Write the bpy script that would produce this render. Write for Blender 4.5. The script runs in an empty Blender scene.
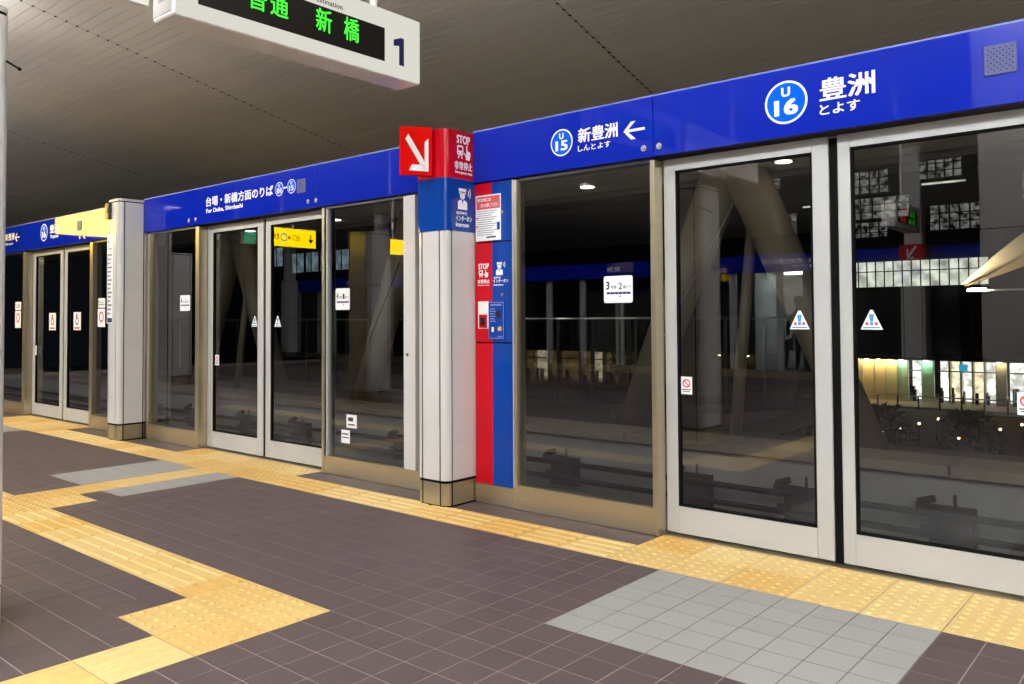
import bpy, bmesh, math, random
from mathutils import Matrix, Vector
random.seed(7)
S = bpy.context.scene
COL = S.collection

# ------------------------------------------------------------------ camera
CAM_R = ((0.75560067, 0.65501316, -0.00503768), (0.02227285, -0.01800539, 0.99958978), (-0.65465376, 0.75540291, 0.0281939))
CAM_C = Vector((2.29505187, -3.48909738, 1.19116907))
FPX, CX, CY = 826.3256, 512 - 17.81, 342 - 46.84
cd = bpy.data.cameras.new('camera'); cam = bpy.data.objects.new('camera', cd); COL.objects.link(cam)
cd.sensor_width = 36; cd.lens = FPX / 1024 * 36
cd.shift_x = 17.81 / 1024; cd.shift_y = -46.84 / 1024
cd.clip_start = 0.05; cd.clip_end = 500
r_, u_, f_ = [Vector(v) for v in CAM_R]
cam.matrix_world = Matrix(((r_.x, u_.x, -f_.x, CAM_C.x), (r_.y, u_.y, -f_.y, CAM_C.y), (r_.z, u_.z, -f_.z, CAM_C.z), (0, 0, 0, 1)))
S.camera = cam
def project(p):
    d = Vector(p) - CAM_C
    z = f_.dot(d)
    if z < 0.1: return None
    return CX + FPX * r_.dot(d) / z, CY - FPX * u_.dot(d) / z

# ------------------------------------------------------------------ world, exposure
w = bpy.data.worlds.new('night'); S.world = w; w.use_nodes = True
w.node_tree.nodes['Background'].inputs[0].default_value = (0.012, 0.014, 0.02, 1)
w.node_tree.nodes['Background'].inputs[1].default_value = 0.35
vs = S.view_settings
vs.view_transform = 'Standard'; vs.look = 'None'; vs.exposure = 0.0; vs.gamma = 1.0; vs.use_curve_mapping = False
LAMP_POWER = 10.5       # emission strength of the platform lamps

# ------------------------------------------------------------------ materials
M = {}
def lin(c):
    return tuple(((v / 255) / 12.92 if v / 255 <= 0.04045 else ((v / 255 + 0.055) / 1.055) ** 2.4) for v in c) + (1,)
def mat(name, col, rough=0.5, metal=0.0, var=0.06, scale=8.0, coat=0.0, spec=0.5, island=0.0, bump=0.0, objvar=0.0, col2=None, aniso=None):
    m = bpy.data.materials.new(name); m.use_nodes = True; M[name] = m
    nt = m.node_tree; b = nt.nodes['Principled BSDF']
    b.inputs['Roughness'].default_value = rough; b.inputs['Metallic'].default_value = metal
    b.inputs['Coat Weight'].default_value = coat; b.inputs['Coat Roughness'].default_value = 0.03
    b.inputs['Specular IOR Level'].default_value = spec
    tc = nt.nodes.new('ShaderNodeTexCoord'); nz = nt.nodes.new('ShaderNodeTexNoise')
    geo = nt.nodes.new('ShaderNodeNewGeometry')
    nz.inputs['Scale'].default_value = scale; nz.inputs['Detail'].default_value = 5
    vec = geo.outputs['Position']
    if aniso:
        mp = nt.nodes.new('ShaderNodeMapping'); mp.inputs['Scale'].default_value = aniso
        nt.links.new(vec, mp.inputs['Vector']); vec = mp.outputs['Vector']
    nt.links.new(vec, nz.inputs['Vector'])
    c = lin(col)
    mr = nt.nodes.new('ShaderNodeMapRange')
    mr.inputs['From Min'].default_value = 0.3; mr.inputs['From Max'].default_value = 0.7
    mr.inputs['To Min'].default_value = 1 - var; mr.inputs['To Max'].default_value = 1 + var
    nt.links.new(nz.outputs['Fac'], mr.inputs['Value'])
    fac = mr.outputs['Result']
    if island or objvar:
        src = geo.outputs['Random Per Island']
        if objvar:
            oi = nt.nodes.new('ShaderNodeObjectInfo'); src = oi.outputs['Random']
        m2 = nt.nodes.new('ShaderNodeMapRange'); k = island or objvar
        m2.inputs['To Min'].default_value = 1 - k; m2.inputs['To Max'].default_value = 1 + k
        nt.links.new(src, m2.inputs['Value'])
        mu = nt.nodes.new('ShaderNodeMath'); mu.operation = 'MULTIPLY'
        nt.links.new(fac, mu.inputs[0]); nt.links.new(m2.outputs['Result'], mu.inputs[1]); fac = mu.outputs[0]
        if col2:
            mx = nt.nodes.new('ShaderNodeMix'); mx.data_type = 'RGBA'
            mx.inputs[6].default_value = c; mx.inputs[7].default_value = lin(col2); nt.links.new(src, mx.inputs[0])
            csrc = mx.outputs[2]
    vm = nt.nodes.new('ShaderNodeVectorMath'); vm.operation = 'SCALE'
    vm.inputs[0].default_value = c[:3]
    if col2 and (island or objvar): nt.links.new(csrc, vm.inputs[0])
    nt.links.new(fac, vm.inputs['Scale'])
    nt.links.new(vm.outputs[0], b.inputs['Base Color'])
    if bump:
        bp = nt.nodes.new('ShaderNodeBump'); bp.inputs['Strength'].default_value = bump; bp.inputs['Distance'].default_value = 0.01
        nt.links.new(nz.outputs['Fac'], bp.inputs['Height']); nt.links.new(bp.outputs[0], b.inputs['Normal'])
    return m
def emit(name, col, strength, var=0.0, scale=4.0):
    m = bpy.data.materials.new(name); m.use_nodes = True; M[name] = m
    nt = m.node_tree; nt.nodes.clear()
    o = nt.nodes.new('ShaderNodeOutputMaterial'); e = nt.nodes.new('ShaderNodeEmission')
    e.inputs[0].default_value = lin(col); e.inputs[1].default_value = strength
    if var:
        nz = nt.nodes.new('ShaderNodeTexNoise'); nz.inputs['Scale'].default_value = scale
        g = nt.nodes.new('ShaderNodeNewGeometry'); nt.links.new(g.outputs['Position'], nz.inputs['Vector'])
        mr = nt.nodes.new('ShaderNodeMapRange'); mr.inputs['From Min'].default_value = .35; mr.inputs['From Max'].default_value = .65
        mr.inputs['To Min'].default_value = strength * (1 - var); mr.inputs['To Max'].default_value = strength * (1 + var)
        nt.links.new(nz.outputs['Fac'], mr.inputs['Value']); nt.links.new(mr.outputs[0], e.inputs[1])
    nt.links.new(e.outputs[0], o.inputs[0]); return m
def glass(name, tint, f0=0.075):
    m = bpy.data.materials.new(name); m.use_nodes = True; M[name] = m
    nt = m.node_tree; nt.nodes.clear(); N = nt.nodes.new
    o = N('ShaderNodeOutputMaterial'); t = N('ShaderNodeBsdfTransparent'); g = N('ShaderNodeBsdfGlossy')
    t.inputs[0].default_value = (tint, tint * 1.01, tint, 1); g.inputs['Roughness'].default_value = 0.0
    g.inputs[0].default_value = (1, 1, 1, 1)
    geo = N('ShaderNodeNewGeometry'); d = N('ShaderNodeVectorMath'); d.operation = 'DOT_PRODUCT'
    nt.links.new(geo.outputs['Normal'], d.inputs[0]); nt.links.new(geo.outputs['Incoming'], d.inputs[1])
    def mth(op, a, b=None):
        n = N('ShaderNodeMath'); n.operation = op
        for i, v in enumerate((a, b)):
            if v is None: continue
            if isinstance(v, (int, float)): n.inputs[i].default_value = v
            else: nt.links.new(v, n.inputs[i])
        return n.outputs[0]
    c = mth('ABSOLUTE', d.outputs['Value']); k = mth('POWER', mth('SUBTRACT', 1.0, c), 5.0)
    F = mth('ADD', mth('MULTIPLY', k, 1 - f0), f0)
    F = mth('MULTIPLY', F, mth('SUBTRACT', 1.0, geo.outputs['Backfacing']))
    mx = N('ShaderNodeMixShader'); nt.links.new(F, mx.inputs[0]); nt.links.new(t.outputs[0], mx.inputs[1]); nt.links.new(g.outputs[0], mx.inputs[2])
    nt.links.new(mx.outputs[0], o.inputs[0]); return m

mat('tile_brown', (79, 66, 65), 0.55, var=0.07, scale=60, objvar=0.07, bump=0.05)
mat('tile_brown_field', (79, 66, 65), 0.55, var=0.07, scale=60, island=0.07, bump=0.05)
mat('tile_grey', (148, 146, 141), 0.6, var=0.08, scale=120, objvar=0.03)
mat('grout_light', (158, 144, 138), 0.8, var=0.12, scale=5)
mat('grout_dark', (84, 80, 76), 0.8)
mat('tactile_yellow', (222, 195, 128), 0.5, var=0.05, scale=30, objvar=0.05, col2=(202, 158, 78))
mat('frame_silver', (182, 183, 178), 0.4, metal=0.1, var=0.03, scale=3)
mat('stainless', (188, 176, 148), 0.3, metal=0.85, var=0.05, scale=5, aniso=(0.3, 0.3, 4))
mat('panel_white', (202, 199, 193), 0.3, var=0.03, scale=6, coat=0.3)
mat('joint_black', (12, 11, 10), 0.8, spec=0.1)
mat('rubber_black', (12, 12, 12), 0.8, spec=0.1)
mat('fascia_blue', (10, 34, 156), 0.6, var=0.02, scale=2, coat=0.6, spec=0.0)
mat('deep_blue', (6, 58, 142), 0.6, var=0.03, scale=3, coat=0.8, spec=0.0)
mat('sign_red', (190, 10, 28), 0.6, var=0.03, scale=3, coat=0.6, spec=0.0)
mat('arrow_red', (222, 22, 16), 0.6, var=0.02, scale=3, spec=0.0)
mat('print_white', (244, 244, 242), 0.45, var=0.01)
mat('print_navy', (22, 28, 78), 0.45, var=0.01)
mat('print_dark', (40, 40, 46), 0.5, var=0.01)
mat('print_pale_red', (205, 80, 80), 0.5, var=0.02)
mat('roundel_blue', (8, 92, 220), 0.6, var=0.02, coat=0.2, spec=0.0)
mat('sticker_blue', (70, 150, 200), 0.4, var=0.02)
mat('speaker_grey', (62, 70, 122), 0.5, var=0.04)
mat('speaker_hole', (24, 26, 48), 0.8)
mat('trim_pale', (112, 122, 186), 0.4)
mat('chrome', (225, 222, 215), 0.15, metal=0.9)
mat('housing_cream', (226, 224, 212), 0.4, var=0.02, scale=4, coat=0.2)
mat('housing_beige', (246, 240, 228), 0.3, var=0.03, scale=4, coat=0.4)
mat('housing_shade', (172, 168, 158), 0.5)  # housing colour darkened, shade put into it for the overlit end panel
mat('led_black', (16, 12, 8), 0.35)
mat('ceiling_plank', (234, 230, 219), 0.5, var=0.04, scale=1.5, objvar=0.02)
mat('ceiling_plank_field', (234, 230, 219), 0.5, var=0.04, scale=1.5, island=0.02)
mat('ceiling_joint', (66, 61, 52), 0.9)
mat('concrete', (150, 150, 146), 0.8, var=0.1, scale=3, bump=0.1)
mat('coping_brown', (138, 128, 112), 0.8, var=0.1, scale=6)
mat('deck_dark', (56, 50, 45), 0.6, var=0.12, scale=3)
mat('track_dark', (44, 43, 42), 0.9, var=0.2, scale=3)
mat('rail_dark', (40, 38, 36), 0.5, metal=0.4, var=0.1)
mat('bracket_dark', (52, 48, 44), 0.7, var=0.1)
mat('column_tan', (112, 101, 80), 0.5, var=0.05, scale=2)
mat('night_wall', (40, 38, 36), 0.9, var=0.1)
mat('mullion', (52, 50, 48), 0.6)
mat('metal_dark', (60, 60, 60), 0.35, metal=0.7)
mat('leaf', (52, 62, 36), 0.7, var=0.3, scale=9)
mat('bark', (60, 48, 38), 0.9)
mat('asphalt', (60, 58, 56), 0.9, var=0.1)
mat('seat_cloth', (40, 46, 70), 0.9)
mat('train_white', (226, 228, 226), 0.35, coat=0.2)
mat('tan_floor', (150, 136, 118), 0.7)
emit('lamp', (246, 248, 255), LAMP_POWER)
emit('fill_up', (250, 250, 255), 56.0)  # added fill for the ceiling, from the mid-platform pillar tops
emit('fill_up_soft', (250, 250, 250), 26.0)  # weaker added fill, from the pillar tops at the screens
emit('lamp_middle', (246, 248, 255), LAMP_POWER * 6.0)
emit('fill_wash', (246, 248, 255), LAMP_POWER * 7.0)  # added fill thrown on the lift wall
emit('fill_end', (246, 248, 255), LAMP_POWER * 12.0)  # added fill for surfaces facing the platform end
emit('sign_face_glow', (255, 252, 240), 0.72)  # even glow put into the departure sign face to raise its brightness
emit('flood', (255, 236, 200), 320.0)
emit('wall_spot', (255, 226, 160), 170.0)
emit('wall_spot_green', (170, 255, 225), 110.0)
mat('shop_tan', (226, 206, 160), 0.8)
mat('shop_green', (214, 216, 180), 0.8)
mat('canopy_cream', (225, 215, 190), 0.6)
mat('skin', (150, 110, 90), 0.6)
mat('clothes_dark', (34, 34, 40), 0.9)
emit('shop_sign_blue', (40, 170, 225), 1.6)
emit('downlight', (255, 246, 232), 9.0)
emit('led_green', (70, 235, 60), 1.6)
emit('led_red', (255, 80, 50), 1.6)
emit('sign_yellow_lit', (255, 205, 0), 11.0)
emit('sign_yellow_bright', (255, 208, 0), 22.0)
emit('sign_green_lit', (40, 190, 130), 3.0)
emit('sign_white_lit', (225, 240, 255), 2.6)
emit('shop_lit', (255, 236, 196), 2.2, 0.5, 2.2)
emit('shop_cool', (238, 240, 228), 2.4, 0.5, 2.4)
emit('shop_amber', (206, 172, 108), .8, 0.6, 1.6)
emit('office_lit', (236, 240, 224), 1.2, 0.5, 1.2)
emit('office_dim', (226, 226, 220), 0.2, 1.0, 3.2)
emit('office_blue', (150, 176, 190), 0.5, 0.5, 1.0)
emit('train_lit', (232, 242, 240), 30.0, 0.2, 1.0)
emit('spot_warm', (255, 205, 150), 30.0)
glass('screen_glass', 0.74, 0.10)
glass('balustrade_glass', 0.42, 0.06)
glass('clear_glass', 0.9, 0.05)

# ------------------------------------------------------------------ mesh helpers
def box(bm, x0, x1, y0, y1, z0, z1):
    v = [bm.verts.new((x, y, z)) for x in (x0, x1) for y in (y0, y1) for z in (z0, z1)]
    for q in ((0, 1, 3, 2), (4, 6, 7, 5), (0, 4, 5, 1), (2, 3, 7, 6), (0, 2, 6, 4), (1, 5, 7, 3)):
        bm.faces.new([v[i] for i in q])
def boxes(*bs):
    bm = bmesh.new()
    for b in bs: box(bm, *b)
    return bm
def bevelled(b, r=0.004, seg=1):
    bm = boxes(b); bmesh.ops.bevel(bm, geom=bm.edges[:], offset=r, segments=seg, affect='EDGES', profile=0.6); return bm
def prism(bm, pts, z0, z1):
    """pts in plan (x, y), counter-clockwise"""
    a = [bm.verts.new((x, y, z0)) for x, y in pts]; b = [bm.verts.new((x, y, z1)) for x, y in pts]
    n = len(pts)
    for i in range(n): bm.faces.new((a[i], a[(i + 1) % n], b[(i + 1) % n], b[i]))
    bm.faces.new(a[::-1]); bm.faces.new(b)
def tube(bm, p0, p1, r0, r1=None, seg=12, caps=True):
    p0, p1 = Vector(p0), Vector(p1); r1 = r0 if r1 is None else r1
    d = (p1 - p0).normalized(); a = d.orthogonal().normalized(); b = d.cross(a)
    A, B = [], []
    for i in range(seg):
        t = 2 * math.pi * i / seg; o = a * math.cos(t) + b * math.sin(t)
        A.append(bm.verts.new(p0 + o * r0)); B.append(bm.verts.new(p1 + o * r1))
    for i in range(seg): bm.faces.new((A[i], A[(i + 1) % seg], B[(i + 1) % seg], B[i]))
    if caps: bm.faces.new(A[::-1]); bm.faces.new(B)
def rounded(x0, x1, y0, y1, r, seg=4, corners=(1, 1, 1, 1)):
    pts = []
    for k, (cx, cy, a0) in enumerate(((x0 + r, y0 + r, 180), (x1 - r, y0 + r, 270), (x1 - r, y1 - r, 0), (x0 + r, y1 - r, 90))):
        if not corners[k]:
            pts.append(((x0, y0), (x1, y0), (x1, y1), (x0, y1))[k]); continue
        for s in range(seg + 1):
            a = math.radians(a0 + 90 * s / seg); pts.append((cx + r * math.cos(a), cy + r * math.sin(a)))
    return pts
BASE = {}
def obj(name, bm, m, parent=None, smooth=False):
    if isinstance(bm, bpy.types.Mesh): me = bm
    else:
        bmesh.ops.recalc_face_normals(bm, faces=bm.faces[:])
        me = bpy.data.meshes.new(name); bm.to_mesh(me); bm.free()
    me.materials.clear(); me.materials.append(M[m] if isinstance(m, str) else m)
    if smooth:
        for p in me.polygons: p.use_smooth = True
    o = bpy.data.objects.new(name, me); COL.objects.link(o)
    if parent is not None:
        base = BASE[parent.name]
    else:
        xs = [v.co for v in me.vertices]
        base = Vector((sum((min(c[i] for c in xs), max(c[i] for c in xs))) / 2 if i < 2 else min(c[2] for c in xs) for i in range(3)))
        o.location = base
    me.transform(Matrix.Translation(-base))
    o.parent = parent; BASE[o.name] = base
    return o
def shared(name, me, parent, loc, rot=None):
    o = bpy.data.objects.new(name, me); COL.objects.link(o); o.parent = parent
    o.location = Vector(loc) - BASE[parent.name]
    if rot: o.rotation_euler = rot
    BASE[o.name] = BASE[parent.name]; return o
def mesh_of(name, bm, m):
    bmesh.ops.recalc_face_normals(bm, faces=bm.faces[:])
    me = bpy.data.meshes.new(name); bm.to_mesh(me); bm.free(); me.materials.append(M[m]); return me
def thing(name, loc, label, cat, group=None):
    o = bpy.data.objects.new(name, None); COL.objects.link(o); o.location = loc; o.empty_display_size = 0.1
    BASE[o.name] = Vector(loc); return tag(o, label, cat, group)
def tag(o, label, cat, group=None):
    o['label'] = label; o['category'] = cat
    if group: o['group'] = group
    return o
def struct(o, label=None, cat=None):
    o['kind'] = 'structure'
    if label: o['label'] = label
    if cat: o['category'] = cat
    return o
def stuff(o): o['kind'] = 'stuff'; return o

# flat print: text and little 2D shapes laid on a plane given by origin, right, up
X, Y, Z = Vector((1, 0, 0)), Vector((0, 1, 0)), Vector((0, 0, 1))
FRONT = (X, Z); SIDE = (Y, Z); BACK = (-X, Z)
def text_mesh(txt, bold):
    cu = bpy.data.curves.new('t', 'FONT'); cu.body = txt; cu.size = 1; cu.offset = bold; cu.resolution_u = 3; cu.fill_mode = 'FRONT'
    o = bpy.data.objects.new('t', cu); COL.objects.link(o)
    dg = bpy.context.evaluated_depsgraph_get(); me = bpy.data.meshes.new_from_object(o.evaluated_get(dg))
    bpy.data.objects.remove(o); bpy.data.curves.remove(cu); return me
def lay(pts2, org, axes): 
    return [org + axes[0] * a + axes[1] * b for a, b in pts2]
def text(name, txt, parent, m, org, axes, x0, x1, z0, z1, bold=0.02, keep=False):
    """fits the text into the box x0..x1 (along axes[0]) by z0..z1 (along axes[1])"""
    me = text_mesh(txt, 0)
    xs = [v.co.x for v in me.vertices]; ys = [v.co.y for v in me.vertices]
    if not xs: return None
    if bold:
        bm = bmesh.new()
        for dx, dy, dd in ((-1, -.6, 0), (1, -.6, 1), (-1, .6, 2), (1, .6, 3)):
            n0 = len(bm.verts); bm.from_mesh(me); bm.verts.ensure_lookup_table()
            bmesh.ops.translate(bm, vec=(dx * bold, dy * bold, dd * .0002), verts=bm.verts[n0:])
        bm.to_mesh(me); bm.free()
        xs = [v.co.x for v in me.vertices]; ys = [v.co.y for v in me.vertices]
    ax, bx, ay, by = min(xs), max(xs), min(ys), max(ys)
    sx = (x1 - x0) / (bx - ax); sy = (z1 - z0) / (by - ay)
    nrm = axes[0].cross(axes[1])
    for v in me.vertices:
        v.co = org + axes[0] * (x0 + (v.co.x - ax) * sx) + axes[1] * (z0 + (v.co.y - ay) * sy) + nrm * v.co.z
    return stuff(obj(name, me, m, parent))
def polys(name, plist, parent, m, org, axes):
    bm = bmesh.new()
    for p in plist: bm.faces.new([bm.verts.new(q) for q in lay(p, org, axes)])
    o = obj(name, bm, m, parent)
    n = axes[0].cross(axes[1])
    for f in o.data.polygons:
        if f.normal.dot(n) < 0: f.flip()
    if len(plist) > 1 and name in ('notice_text', 'sticker_text', 'route_names', 'route_stops', 'plate_text', 'notice_lines', 'speaker_holes', 'train_diagram', 'small_notice', 'end_vent', 'notice_marks', 'plate_border'): stuff(o)
    return o
def disc(cx, cz, r, rz=None, seg=24, a0=0, a1=360):
    rz = rz or r
    return [(cx + r * math.cos(math.radians(a0 + (a1 - a0) * i / seg)), cz + rz * math.sin(math.radians(a0 + (a1 - a0) * i / seg))) for i in range(seg if a1 - a0 == 360 else seg + 1)]
def rect(x0, x1, z0, z1): return [(x0, z0), (x1, z0), (x1, z1), (x0, z1)]
def rrect(x0, x1, z0, z1, r): return rounded(x0, x1, z0, z1, r, 3)
def ring(name, cx, cz, r0, r1, parent, m, org, axes, seg=28):
    pl = []
    for i in range(seg):
        a, b = 2 * math.pi * i / seg, 2 * math.pi * (i + 1) / seg
        pl.append([(cx + r0 * math.cos(a), cz + r0 * math.sin(a)), (cx + r1 * math.cos(a), cz + r1 * math.sin(a)), (cx + r1 * math.cos(b), cz + r1 * math.sin(b)), (cx + r0 * math.cos(b), cz + r0 * math.sin(b))])
    return polys(name, pl, parent, m, org, axes)

# ------------------------------------------------------------------ PLATFORM FLOOR
TP = 0.15
floor = obj('floor', boxes((-18, 7, -11.6, 0.75, -0.30, -0.0015)), 'grout_light')
struct(floor)
gz = bmesh.new()
for x0 in (0.3, -4.5, -8.7): box(gz, x0, x0 + 1.2, -0.9, 0.0, -0.02, -0.0010)
for q in ((-18, 6.9, .0, .562), (-1.2, -.45, -1.95, -1.35), (-8.4, -1.2, -1.65, -1.35), (-3.9, -3.3, -1.65, -1.05), (-3.9, -3.6, -1.05, 0), (-.75, -.45, -4.05, -1.95)): box(gz, *q, -.02, -.0008)
obj('dark_grout', gz, 'grout_dark', floor)
taken = set()
def take(x0, x1, y0, y1):
    for i in range(round(x0 / TP), round(x1 / TP)):
        for j in range(round(y0 / TP), round(y1 / TP)): taken.add((i, j))
g_ = 0.0024
tile_me = mesh_of('floor_tile', boxes((g_, TP - g_, g_, TP - g_, -0.02, 0)), 'tile_brown')
grey_me = mesh_of('grey_tile', boxes((g_ * .8, TP - g_ * .8, g_, TP - g_, -0.02, 0)), 'tile_grey')
def tactile_mesh(name, kind, depth=0.3):
    bm = boxes((0.0018, 0.2982, 0.0018, depth - 0.0018, -0.02, 0.0005))
    if kind == 'dot':
        ny = 5 if depth > .28 else 4
        for a in range(5):
            for b in range(ny):
                x, y = 0.03 + a * 0.06, 0.03 + b * 0.06
                n = 7; lo = [bm.verts.new((x + .015 * math.cos(2 * math.pi * k / n), y + .015 * math.sin(2 * math.pi * k / n), 0.0005)) for k in range(n)]
                hi = [bm.verts.new((x + .008 * math.cos(2 * math.pi * k / n), y + .008 * math.sin(2 * math.pi * k / n), 0.0055)) for k in range(n)]
                for k in range(n): bm.faces.new((lo[k], lo[(k + 1) % n], hi[(k + 1) % n], hi[k]))
                bm.faces.new(hi)
    else:
        for b in range(4):
            c = 0.0375 + b * 0.075
            lo = [(0.012, c - .0165), (0.288, c - .0165), (0.288, c + .0165), (0.012, c + .0165)]
            hi = [(0.018, c - .009), (0.282, c - .009), (0.282, c + .009), (0.018, c + .009)]
            if kind == 'bar_y': lo = [(q, p) for p, q in lo][::-1]; hi = [(q, p) for p, q in hi][::-1]
            L = [bm.verts.new((p, q, 0.0005)) for p, q in lo]; H = [bm.verts.new((p, q, 0.0055)) for p, q in hi]
            for k in range(4): bm.faces.new((L[k], L[(k + 1) % 4], H[(k + 1) % 4], H[k]))
            bm.faces.new(H)
    return mesh_of(name, bm, 'tactile_yellow')
dot_me = tactile_mesh('dotted_paving_tile', 'dot'); dot_short_me = tactile_mesh('dotted_paving_tile', 'dot', 0.262)
barx_me = tactile_mesh('ribbed_paving_tile', 'bar_x'); bary_me = tactile_mesh('ribbed_paving_tile', 'bar_y')
def inview(x, y, mx=40):
    p = project((x, y, 0)); return p and -mx < p[0] < 1024 + mx and -mx < p[1] < 684 + mx
def tact(me, x, y, name):
    take(x, x + .3, y, y + .3)
    if inview(x + .15, y + .15, 60): shared(name, me, floor, (x, y, 0))
    else: rest_yellow.append((x, y))
rest_yellow = []
DOORS = (0.0, -4.8, -9.0, -13.8, 4.2)
dz = set()
for d in DOORS:
    for k in range(6): dz.add(round((d + .3 * k) / .3))
for i in range(-60, 23):
    x = i * .3
    if i in dz:
        tact(dot_me, x, 0, 'dotted_paving_tile'); tact(dot_short_me, x, 0.3, 'dotted_paving_tile')
    else: tact(barx_me, x, 0, 'ribbed_paving_tile')
for x in (-1.05, -.75):
    for y in (-1.95, -1.65): tact(dot_me, x, y, 'dotted_paving_tile')
for x in (-3.9, -3.6):
    for y in (-1.65, -1.35): tact(dot_me, x, y, 'dotted_paving_tile')
for k in range(7): tact(barx_me, -3.3 + .3 * k, -1.65, 'ribbed_paving_tile')
take(-1.2, -1.05, -1.65, -1.35)
for k in range(3): tact(bary_me, -3.9, -1.05 + .3 * k, 'ribbed_paving_tile')
for k in range(6): tact(bary_me, -.75, -2.25 - .3 * k, 'ribbed_paving_tile')
for k in range(14): tact(barx_me, -4.2 - .3 * k, -1.65, 'ribbed_paving_tile')
half = mesh_of('ribbed_paving_tile', boxes((.001, .149, .001, .299, -.02, .0005), *[(.01, .14, .0375 + .075 * b - .012, .0375 + .075 * b + .012, 0, .0055) for b in range(4)]), 'tactile_yellow')
shared('ribbed_paving_tile', half, floor, (-1.2, -1.65, 0))
half_y = mesh_of('ribbed_paving_tile', boxes((.001, .299, .001, .149, -.02, .0005), *[(.0375 + .075 * b - .012, .0375 + .075 * b + .012, .01, .14, 0, .0055) for b in range(4)]), 'tactile_yellow')
take(-3.9, -3.6, -.15, 0); shared('ribbed_paving_tile', half_y, floor, (-3.9, -.15, 0))
for i in range(round(-.9 / TP), 0):
    for x0 in (0.3, -4.5, -8.7):
        for k in range(8):
            c = (round(x0 / TP) + k, i)
            if c in taken: continue
            taken.add(c)
            if inview(c[0] * TP, c[1] * TP): shared('grey_tile', grey_me, floor, (c[0] * TP, c[1] * TP, 0))
cells = []
for i in range(round(-16.5 / TP), round(6 / TP)):
    for j in range(round(-10.95 / TP), 4):
        if (i, j) in taken: continue
        P = [project(((i + a) * TP, (j + b) * TP, 0)) for a, b in ((0, 0), (1, 0), (1, 1), (0, 1))]
        area = 0
        if all(P) and any(0 <= p[0] <= 1024 and 0 <= p[1] <= 684 for p in P):
            area = abs(sum(P[k][0] * P[(k + 1) % 4][1] - P[(k + 1) % 4][0] * P[k][1] for k in range(4)))
        cells.append((area, i, j))
cells.sort(reverse=True)
for a, i, j in cells[:300]: shared('floor_tile', tile_me, floor, (i * TP, j * TP, 0))
bm = bmesh.new()
for a, i, j in cells[300:]:
    y1 = (j + 1) * TP if j < 3 else .515
    box(bm, i * TP + g_, (i + 1) * TP - g_, j * TP + g_, y1 - g_, -.02, 0)
stuff(obj('floor_tile_field', bm, 'tile_brown_field', floor))
if rest_yellow:
    bm = bmesh.new()
    for x, y in rest_yellow: box(bm, x + .001, x + .299, y + .001, y + .299, -.02, .003)
    stuff(obj('yellow_paving_field', bm, 'tactile_yellow', floor))
sill = bmesh.new()
for d in DOORS: box(sill, d - .02, d + 1.87, .562, .68, -.01, .004)
obj('door_sill', sill, 'stainless', floor)

# ------------------------------------------------------------------ CEILING (sloping planks)
SL = 0.153; SK = -0.13; PW = 0.107
def cz(y): return 4.0 - SL * (y - .6) if y > -5.2 else 4.0 - SL * (-5.2 - .6) - SL * (-5.2 - y)
YE = 6.85
bm = bmesh.new()
for y0, y1 in ((-5.2, YE), (-16.0, -5.2)):
    q = [(-26, y0), (12, y0), (12, y1), (-26, y1)]
    a = [bm.verts.new((x, y, cz(y) + .03)) for x, y in q]; b = [bm.verts.new((x, y, cz(y) + .3)) for x, y in q]
    for k in range(4): bm.faces.new((a[k], a[(k + 1) % 4], b[(k + 1) % 4], b[k]))
    bm.faces.new(a[::-1]); bm.faces.new(b)
ceiling = struct(obj('ceiling', bm, 'ceiling_joint'))
BAY = 4.65; ang = -math.atan(SL); LY = PW / math.cos(ang)
def plank(bm, x0, x1, y, g=0.004):
    """one plank from seam to seam; y is its lower edge in plan"""
    pts = []
    for (xx, yy) in ((x0, y + g), (x1, y + g), (x1, y + PW - g), (x0, y + PW - g)): pts.append((xx + SK * (yy - .6), yy, cz(yy)))
    a = [bm.verts.new(p) for p in pts]; b = [bm.verts.new((p[0], p[1], p[2] + .025)) for p in pts]
    for k in range(4): bm.faces.new((a[k], a[(k + 1) % 4], b[(k + 1) % 4], b[k]))
    bm.faces.new(a[::-1]); bm.faces.new(b)
bm = bmesh.new(); plank(bm, .006, BAY - .006, 0); 
bmesh.ops.translate(bm, vec=(SK * .6, 0, -cz(0)), verts=bm.verts[:])
plank_me = mesh_of('ceiling_plank', bm, 'ceiling_plank')
rest = bmesh.new(); dots = bmesh.new()
nrow = int((YE + 5.2) / PW)
for r in range(nrow):
    y = -5.2 + r * PW
    for b in range(-5, 3):
        x0 = -1.55 + b * BAY
        if -1.0 < y < 4.0 and b in (-3, -2, -1, 0):
            shared('ceiling_plank', plank_me, ceiling, (x0 + SK * (y - .6), y, cz(y)))
        else: plank(rest, x0 + .006, x0 + BAY - .006, y)
        xs = x0 + SK * (y - .6)
        if -1.2 < y < 4: box(dots, xs - .011, xs + .011, y - .009, y + .009, cz(y) - .0035, cz(y) + .004)
for r in range(int(10.5 / PW)):
    y = -15.8 + r * PW
    for b in range(-5, 3): plank(rest, -1.55 + b * BAY + .006, -1.55 + (b + 1) * BAY - .006, y)
stuff(obj('ceiling_plank_field', rest, 'ceiling_plank_field', ceiling))
stuff(obj('seam_screws', dots, 'joint_black', ceiling))
bm = boxes((-26, 12, YE, YE + .12, cz(YE) - .06, cz(YE) + .36))
obj('eave_trim', bm, 'ceiling_joint', ceiling)

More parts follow.
